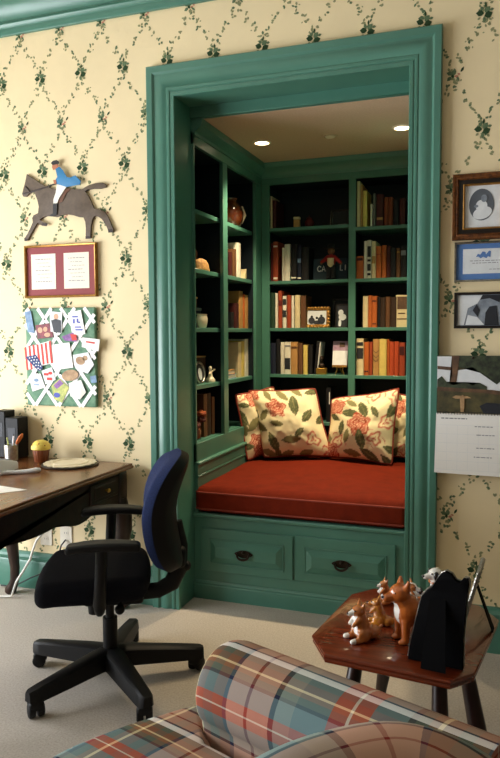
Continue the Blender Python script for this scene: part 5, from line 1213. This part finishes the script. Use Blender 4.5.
def dog(name, label, loc, rotz, prims, mats, paint, sc=1.0, feats=(), group=None, vox=0.0028):
    t = thing(name, label, 'figurine', loc, rotz, group)
    P = []
    for p in prims:
        if p[0] == 'e': P.append(('e', tuple(q * sc for q in p[1]), tuple(q * sc for q in p[2])) + tuple(p[3:]))
        else: P.append(('c', tuple(q * sc for q in p[1]), tuple(q * sc for q in p[2]), p[3] * sc, p[4] * sc))
    blob('body', P, mats, t, vox, 2, (lambda c: paint(c / sc)) if paint else None)
    mb = MB()
    for c, r in feats: mb.ball(tuple(q * sc for q in c), r * sc, 10)
    if feats: mb.build('eyes_and_nose', 'china_black', t)
    return t
FACE_IMG = R(199.6)
ST = [('e', (-0.075, 0, 0.103), (0.098, 0.047, 0.052)), ('e', (-0.008, 0, 0.110), (0.050, 0.049, 0.060)), ('c', (0.0, 0, 0.130), (0.022, 0, 0.166), 0.040, 0.031), ('e', (0.024, 0, 0.176), (0.038, 0.037, 0.034)),
      ('c', (0.046, 0, 0.168), (0.074, 0, 0.163), 0.021, 0.014), ('c', (0.010, 0.024, 0.198), (0.006, 0.031, 0.221), 0.015, 0.006), ('c', (0.010, -0.024, 0.198), (0.006, -0.031, 0.221), 0.015, 0.006),
      ('c', (0.012, 0.024, 0.085), (0.014, 0.027, 0.012), 0.019, 0.013), ('c', (0.012, -0.024, 0.085), (0.014, -0.027, 0.012), 0.019, 0.013), ('e', (0.022, 0.027, 0.010), (0.020, 0.014, 0.010)), ('e', (0.022, -0.027, 0.010), (0.020, 0.014, 0.010)),
      ('c', (-0.14, 0.026, 0.09), (-0.128, 0.028, 0.055), 0.032, 0.020), ('c', (-0.128, 0.028, 0.055), (-0.15, 0.028, 0.012), 0.016, 0.012), ('e', (-0.142, 0.028, 0.010), (0.020, 0.013, 0.010)),
      ('c', (-0.14, -0.026, 0.09), (-0.128, -0.028, 0.055), 0.032, 0.020), ('c', (-0.128, -0.028, 0.055), (-0.15, -0.028, 0.012), 0.016, 0.012), ('e', (-0.142, -0.028, 0.010), (0.020, 0.013, 0.010)), ('c', (-0.165, 0, 0.125), (-0.18, 0, 0.14), 0.012, 0.008)]
dog('dog_figurine', 'large standing orange-brown china corgi with a white chest on the side table', (1.455, -1.145, TZ), FACE_IMG + R(14), ST, ['corgi_red', 'china_white'],
    lambda c: 1 if (c.x > 0.020 and 0.075 < c.z < 0.146 and abs(c.y + 0.002) < 0.024 - abs(c.z - 0.115) * 0.2) else 0, 0.86,
    [((0.050, 0.020, 0.184), 0.004), ((0.050, -0.020, 0.184), 0.004), ((0.089, 0, 0.168), 0.0055)])
SIT = [('e', (-0.010, 0, 0.034), (0.038, 0.034, 0.034)), ('c', (-0.004, 0, 0.045), (0.004, 0, 0.092), 0.033, 0.026), ('e', (0.012, 0, 0.116), (0.026, 0.025, 0.022)), ('c', (0.026, 0, 0.112), (0.050, 0, 0.108), 0.014, 0.009),
       ('c', (0.002, 0.016, 0.130), (-0.004, 0.024, 0.152), 0.009, 0.003), ('c', (0.002, -0.016, 0.130), (-0.004, -0.024, 0.152), 0.009, 0.003), ('e', (0.0, 0.028, 0.028), (0.030, 0.014, 0.026)), ('e', (0.0, -0.028, 0.028), (0.030, 0.014, 0.026)),
       ('c', (0.012, 0.028, 0.012), (0.052, 0.030, 0.011), 0.012, 0.010), ('c', (0.012, -0.028, 0.012), (0.052, -0.030, 0.011), 0.012, 0.010), ('c', (0.018, 0.018, 0.088), (0.040, 0.014, 0.066), 0.011, 0.008), ('c', (0.018, -0.018, 0.088), (0.040, -0.014, 0.066), 0.011, 0.008),
       ('e', (-0.045, 0, 0.026), (0.036, 0.030, 0.026)), ('c', (-0.07, 0, 0.03), (-0.088, 0, 0.045), 0.010, 0.006)]
def sitpaint(c):
    if c.x > 0.040 and c.z < 0.03: return 1
    if c.x > 0.012 and 0.03 < c.z < 0.100 and abs(c.y) < 0.016: return 1
    if c.x > 0.036 and c.z > 0.100: return 1
    return 0
dog('dog_figurine', 'tan and white china corgi sitting up to beg at the table\'s front', (1.326, -1.180, TZ), FACE_IMG + R(18), SIT, ['corgi_tan', 'china_white'], sitpaint, 0.80, [((0.034, 0.014, 0.121), 0.0032), ((0.034, -0.014, 0.121), 0.0032), ((0.058, 0, 0.111), 0.004)])
dog('dog_figurine', 'small golden speckled china puppy behind the begging corgi', (1.358, -1.050, TZ), FACE_IMG + R(-20), SIT, ['pup_gold', 'corgi_tan'], lambda c: 1 if (sin(190 * c.x) * sin(170 * c.y + 1) * sin(150 * c.z) > 0.35) else 0, 0.62, [((0.034, 0.014, 0.121), 0.004), ((0.034, -0.014, 0.121), 0.004), ((0.058, 0, 0.111), 0.006)], vox=0.002)
dog('dog_figurine', 'small tan and white china corgi sitting at the table\'s far edge', (1.352, -0.862, TZ), FACE_IMG + R(10), SIT, ['corgi_tan', 'china_white'], sitpaint, 0.58, [((0.034, 0.014, 0.121), 0.0035), ((0.034, -0.014, 0.121), 0.0035), ((0.058, 0, 0.111), 0.005)], vox=0.002)
dog('dog_figurine', 'small china corgi with a white muzzle half hidden behind the large standing one', (1.436, -0.885, TZ), FACE_IMG + R(150), SIT, ['corgi_tan', 'china_white'], lambda c: 1 if sitpaint(c) or (c.z > 0.09 and abs(c.y) < 0.008 and c.x > 0.0) else 0, 0.66, [((0.034, 0.014, 0.121), 0.0035), ((0.034, -0.014, 0.121), 0.0035), ((0.058, 0, 0.111), 0.005)], vox=0.002)
t = dog('cat_figurine', 'tiny black and white china cat behind the large standing corgi', (1.478, -0.815, TZ), FACE_IMG, [('e', (0, 0, 0.016), (0.022, 0.015, 0.016)), ('e', (0.014, 0, 0.036), (0.012, 0.011, 0.011)), ('c', (0.012, 0.007, 0.044), (0.011, 0.009, 0.054), 0.004, 0.0015), ('c', (0.012, -0.007, 0.044), (0.011, -0.009, 0.054), 0.004, 0.0015), ('c', (-0.02, 0, 0.008), (-0.036, 0.01, 0.03), 0.005, 0.004)],
    ['china_black', 'china_white'], lambda c: 1 if c.x > 0.012 and c.z < 0.034 and c.z > 0.012 else 0, 1.0, vox=0.002)
SP = [('e', (-0.02, 0, 0.045), (0.05, 0.036, 0.045)), ('c', (-0.005, 0, 0.06), (0.006, 0, 0.125), 0.036, 0.028), ('e', (0.012, 0, 0.150), (0.030, 0.028, 0.026)), ('c', (0.028, 0, 0.146), (0.056, 0, 0.142), 0.016, 0.011),
      ('c', (0.02, 0.018, 0.07), (0.028, 0.020, 0.012), 0.013, 0.011), ('c', (0.02, -0.018, 0.07), (0.028, -0.020, 0.012), 0.013, 0.011), ('e', (-0.01, 0.03, 0.03), (0.032, 0.014, 0.03)), ('e', (-0.01, -0.03, 0.03), (0.032, 0.014, 0.03))]
t = dog('dog_figurine', 'white china dog with a drooping black ear behind the black easel-backed frame', (1.527, -0.862, TZ), FACE_IMG + R(12), SP, ['china_white'], None, 0.82, [((0.067, 0, 0.146), 0.006), ((0.036, 0.018, 0.158), 0.004), ((0.036, -0.018, 0.158), 0.004)])
for s in (-1, 1):
    mb = MB(); mb.ball((0.017, s * 0.0215, 0.122), 0.0165, 14, sc=(0.62, 0.5, 1.0)); mb.build('ear', 'china_black', t)
mb = MB(); mb.tube([(0.004 + 0.0245 * cos(2 * PI * k / 20), 0.0255 * sin(2 * PI * k / 20), 0.097) for k in range(20)], 0.004, 8, closed=True); mb.build('collar', 'corgi_tan', t)

t = thing('photo_frame', 'large scallop-topped photo frame seen from its black velvet back', 'photo frame', (1.556, -1.272, TZ), R(-8))
T = rot(R(3), 'X')
def fo(pts): return [((u - 437) / 326.0, (669 - v) / 319.0) for u, v in pts]
OUTL = fo([(411, 668), (413, 655), (418, 632), (424, 606), (429, 600), (434, 597), (437, 590), (441, 583), (446, 580), (451, 582), (454, 588), (458, 589), (461, 584), (465, 584), (466, 590), (464, 600), (461, 640), (461, 668)])
mb = MB(); mb.prism(OUTL, -0.006, 0.006, 'y', T=T, bev=0.002); mb.build('velvet_back', 'velvet_black', t)
mb = MB(); mb.prism([(x * 1.05 - 0.001, z * 1.0 + 0.002) for x, z in OUTL], 0.0065, 0.014, 'y', T=T, bev=0.002); mb.build('silver_front', 'silver', t)
mb = MB(); mb.prism([(-0.022, 0.20), (0.022, 0.20), (0.034, 0.004), (-0.034, 0.004)], -0.004, 0.0, 'y', T=tr(0.005, -0.012, 0) @ tr(0, 0, 0.2) @ rot(R(-14), 'X') @ tr(0, 0, -0.2)); mb.build('easel_leg', 'velvet_black', t)
t = thing('photo_frame', 'beaded silver photo frame standing edge-on at the side table\'s outer edge', 'photo frame', (1.612, -0.975, TZ), R(-90 - 4))
T, mb = photo_frame(t, 0.150, 0.215, 0.018, 0.012, 'silver', R(15), rough_edge=0.0075, back='velvet_black', n=9)
mb.build('photo', 'photo_mid', t)
mb = MB(); mb.prism([(-0.02, 0.0), (0.02, 0.0), (0.012, 0.150), (-0.012, 0.150)], -0.002, 0.002, 'y', T=tr(0, 0.094, 0.002) @ rot(R(20), 'X')); mb.build('easel_leg', 'velvet_black', t)

# ================================================================== PLAID ARMCHAIR
AC = thing('armchair', 'plaid wool armchair with a rolled arm and low curved back, beside the side table', 'armchair', (1.30, -2.05, 0), 0)
def ab(mb, n, m='plaid'): return mb.build(n, m, AC, world=True, smooth=60)
def loft(mb, secs, caps=True, u0=0.0, v0=0.0, vs=1):
    """Skin over closed rings; UV in metres (along, around)."""
    b2 = bmesh.new(); uv = b2.loops.layers.uv.new('UVMap'); V = [[b2.verts.new(p) for p in s] for s in secs]; n = len(secs[0])
    al = [u0]
    for a, b in zip(secs, secs[1:]): al.append(al[-1] + sum((Vector(p) - Vector(q)).length for p, q in zip(a, b)) / n)
    mid = secs[len(secs) // 2]; ar = [v0]
    for k in range(n): ar.append(ar[-1] + vs * (Vector(mid[(k + 1) % n]) - Vector(mid[k])).length)
    for i in range(len(secs) - 1):
        for k in range(n):
            f = b2.faces.new((V[i][k], V[i][(k + 1) % n], V[i + 1][(k + 1) % n], V[i + 1][k]))
            for l, (ii, kk) in zip(f.loops, ((i, k), (i, k + 1), (i + 1, k + 1), (i + 1, k))): l[uv].uv = (al[ii], ar[kk])
    if caps:
        for s in (V[0], V[-1]):
            f = b2.faces.new(s); o = s[0].co.copy(); e = (s[len(s) // 2].co - o); e.z = 0; e.normalize()
            for l in f.loops: l[uv].uv = ((l.vert.co - o).dot(e), l.vert.co.z)
    return mb.add(b2)
def rolled_arm(a, b, rad, ztop):
    """Arm: round roll on a straight inner and outer face, front end softened."""
    a, b = Vector((*a, 0)), Vector((*b, 0)); d = (b - a).normalized(); n = Vector((-d.y, d.x, 0)); Ln = (b - a).length
    zc = ztop - rad; prof = [(rad * cos(R(-40 + 260 * k / 26)), zc + rad * sin(R(-40 + 260 * k / 26))) for k in range(27)]
    prof += [(-rad * 0.74, zc - rad * 0.85), (-rad * 0.76, 0.30), (-rad * 0.76, 0.13), (rad * 0.76, 0.13), (rad * 0.76, 0.30), (rad * 0.74, zc - rad * 0.85)]
    secs = []
    for t, g in [(-0.004, 0.70), (0.0, 0.82), (0.010, 0.91), (0.026, 0.97), (0.05, 1.0)] + [(0.05 + (Ln - 0.05) * k / 12, 1.0) for k in range(1, 13)]:
        secs.append([a + d * t + n * (x * g) + Vector((0, 0, 0.36 + (z - 0.36) * (1 - (1 - g) * 0.55))) for x, z in prof])
    mb = MB(); loft(mb, secs, True, 0.235, 0.479, -1); return ab(mb, 'rolled_arm')
rolled_arm((1.036, -1.606), (1.720, -1.876), 0.112, 0.645)
rolled_arm((0.66, -2.44), (1.19, -2.74), 0.108, 0.625)
# the low back follows a curve; its section is an upside-down U
PATH = [(1.80, -2.44, 0.70), (1.775, -2.34, 0.755), (1.735, -2.262, 0.792), (1.665, -2.208, 0.814), (1.58, -2.200, 0.826), (1.495, -2.255, 0.828), (1.42, -2.345, 0.825), (1.34, -2.46, 0.79), (1.26, -2.60, 0.785), (1.20, -2.72, 0.76)]
FINE = []
for i in range(len(PATH) - 1):
    q0, q1, q2, q3 = [Vector(PATH[min(len(PATH) - 1, max(0, k))]) for k in (i - 1, i, i + 1, i + 2)]
    for k in range(5):
        s = k / 5; FINE.append(tuple(0.5 * (2 * q1 + (q2 - q0) * s + (2 * q0 - 5 * q1 + 4 * q2 - q3) * s * s + (3 * q1 - q0 - 3 * q2 + q3) * s ** 3)))
PATH = FINE + [PATH[-1]]
secs = []
for i, p in enumerate(PATH):
    a = Vector(PATH[max(0, i - 1)]); b = Vector(PATH[min(len(PATH) - 1, i + 1)]); d = (b - a); d.z = 0; d.normalize(); n = Vector((-d.y, d.x, 0)); th = 0.078; zt = p[2]
    ring_ = [Vector((p[0], p[1], 0)) + n * (th * math.copysign(abs(cos(R(q))) ** 0.8, cos(R(q)))) + Vector((0, 0, zt - th * 1.0 + th * 1.0 * sin(R(q)))) for q in range(0, 181, 10)]
    ring_ += [Vector((p[0], p[1], 0)) - n * th * 1.02 + Vector((0, 0, z)) for z in (zt - 0.2, 0.13)] + [Vector((p[0], p[1], 0)) + n * th * 1.02 + Vector((0, 0, z)) for z in (0.13, zt - 0.2)]
    secs.append(ring_)
mb = MB(); loft(mb, secs, True, 0.02, 0.16); ab(mb, 'back')
def poly_soft(name, pts, z0, z1, r, crown_=0.0):
    b2 = bmesh.new(); A = [b2.verts.new((x, y, z1)) for x, y in pts]; B = [b2.verts.new((x, y, z0)) for x, y in pts]
    ft = b2.faces.new(A); b2.faces.new(B[::-1])
    for k in range(len(pts)): b2.faces.new((A[k], B[k], B[(k + 1) % len(pts)], A[(k + 1) % len(pts)]))
    bmesh.ops.recalc_face_normals(b2, faces=list(b2.faces))
    bmesh.ops.bevel(b2, geom=list(b2.edges), offset=r, segments=5, profile=0.5, affect='EDGES', clamp_overlap=True)
    bmesh.ops.triangulate(b2, faces=[f for f in b2.faces if len(f.verts) > 4])
    if crown_:
        for _ in range(3): bmesh.ops.subdivide_edges(b2, edges=[e for e in b2.edges if e.calc_length() > 0.08], cuts=1)
        bmesh.ops.triangulate(b2, faces=[f for f in b2.faces if len(f.verts) > 4])
        cx_, cy_ = sum(p[0] for p in pts) / len(pts), sum(p[1] for p in pts) / len(pts)
        for v in b2.verts:
            if v.co.z > z1 - 0.002: v.co.z += crown_ * max(0, 1 - ((v.co.x - cx_) ** 2 + (v.co.y - cy_) ** 2) / 0.12)
    uv = b2.loops.layers.uv.new('UVMap'); d = Vector((0.93, -0.36, 0)); n = Vector((0.36, 0.93, 0))
    for f in b2.faces:
        for l in f.loops:
            c = l.vert.co; l[uv].uv = (c.dot(d) + 0.06 - (z1 - c.z), c.dot(n) + 0.02)
    mb = MB(); mb.add(b2); return ab(mb, name)
poly_soft('seat_cushion', [(0.975, -1.520), (0.900, -1.585), (0.815, -1.700), (0.725, -1.850), (0.655, -2.030), (0.62, -2.24), (0.66, -2.36), (0.74, -2.33), (1.16, -2.60), (1.36, -2.27), (1.52, -2.02), (1.60, -1.92), (1.06, -1.725), (1.005, -1.62), (1.035, -1.545)], 0.295, 0.428, 0.038, 0.02)
poly_soft('seat_frame', [(0.985, -1.60), (0.90, -1.68), (0.76, -1.90), (0.69, -2.10), (0.66, -2.36), (1.17, -2.64), (1.40, -2.30), (1.70, -1.95)], 0.13, 0.292, 0.012)
for x, y in ((1.02, -1.66), (0.72, -2.40), (1.66, -1.92), (1.20, -2.66)):
    mb = MB(); mb.lathe([(0.018, 0), (0.026, 0.04), (0.032, 0.10), (0.034, 0.132), (0, 0.132)], 16, T=tr(x, y, 0)); ab(mb, 'leg', 'mahogany_dark')

# ================================================================== DAYLIGHT, CAMERA
w = bpy.data.worlds.new('daylight'); SC.world = w; w.use_nodes = True
bg = w.node_tree.nodes['Background']; bg.inputs['Color'].default_value = (0.93, 0.96, 1.0, 1); bg.inputs['Strength'].default_value = 18.5
def portal(nm, loc, rt, sx, sy):
    L = bpy.data.lights.new(nm, 'AREA'); L.shape = 'RECTANGLE'; L.size = sx; L.size_y = sy; L.cycles.is_portal = True
    o = bpy.data.objects.new(nm, L); COL.objects.link(o); o.location = loc; o.rotation_euler = rt; return o
portal('window_portal', (XL - 0.10, (WY0 + WY1) / 2, (WZ0 + WZ1) / 2), (0, R(-90), 0), WZ1 - WZ0, WY1 - WY0)

cam = bpy.data.cameras.new('camera'); co = bpy.data.objects.new('camera', cam); COL.objects.link(co); SC.camera = co
cam.sensor_fit = 'VERTICAL'; cam.sensor_height = 36.0; cam.lens = 700.9 / 758 * 36.0; cam.clip_start = 0.05
yaw, pitch, roll = 0.3419, 0.0656, -0.0043
F = Vector((-sin(yaw) * cos(pitch), cos(yaw) * cos(pitch), -sin(pitch))); R0 = Vector((cos(yaw), sin(yaw), 0)); U0 = R0.cross(F)
RR = R0 * cos(roll) + U0 * sin(roll); UU = U0 * cos(roll) - R0 * sin(roll)
mw = Matrix((RR, UU, -F)).transposed().to_4x4(); mw.translation = (1.7083, -3.2567, 1.4370); co.matrix_world = mw

vs = SC.view_settings; vs.view_transform = 'Standard'; vs.look = 'None'; vs.gamma = 1.0; vs.use_curve_mapping = False; vs.exposure = 0.0
SC.cycles.max_bounces = 8; SC.cycles.diffuse_bounces = 4; SC.cycles.use_denoising = True; SC.cycles.sample_clamp_indirect = 6.0
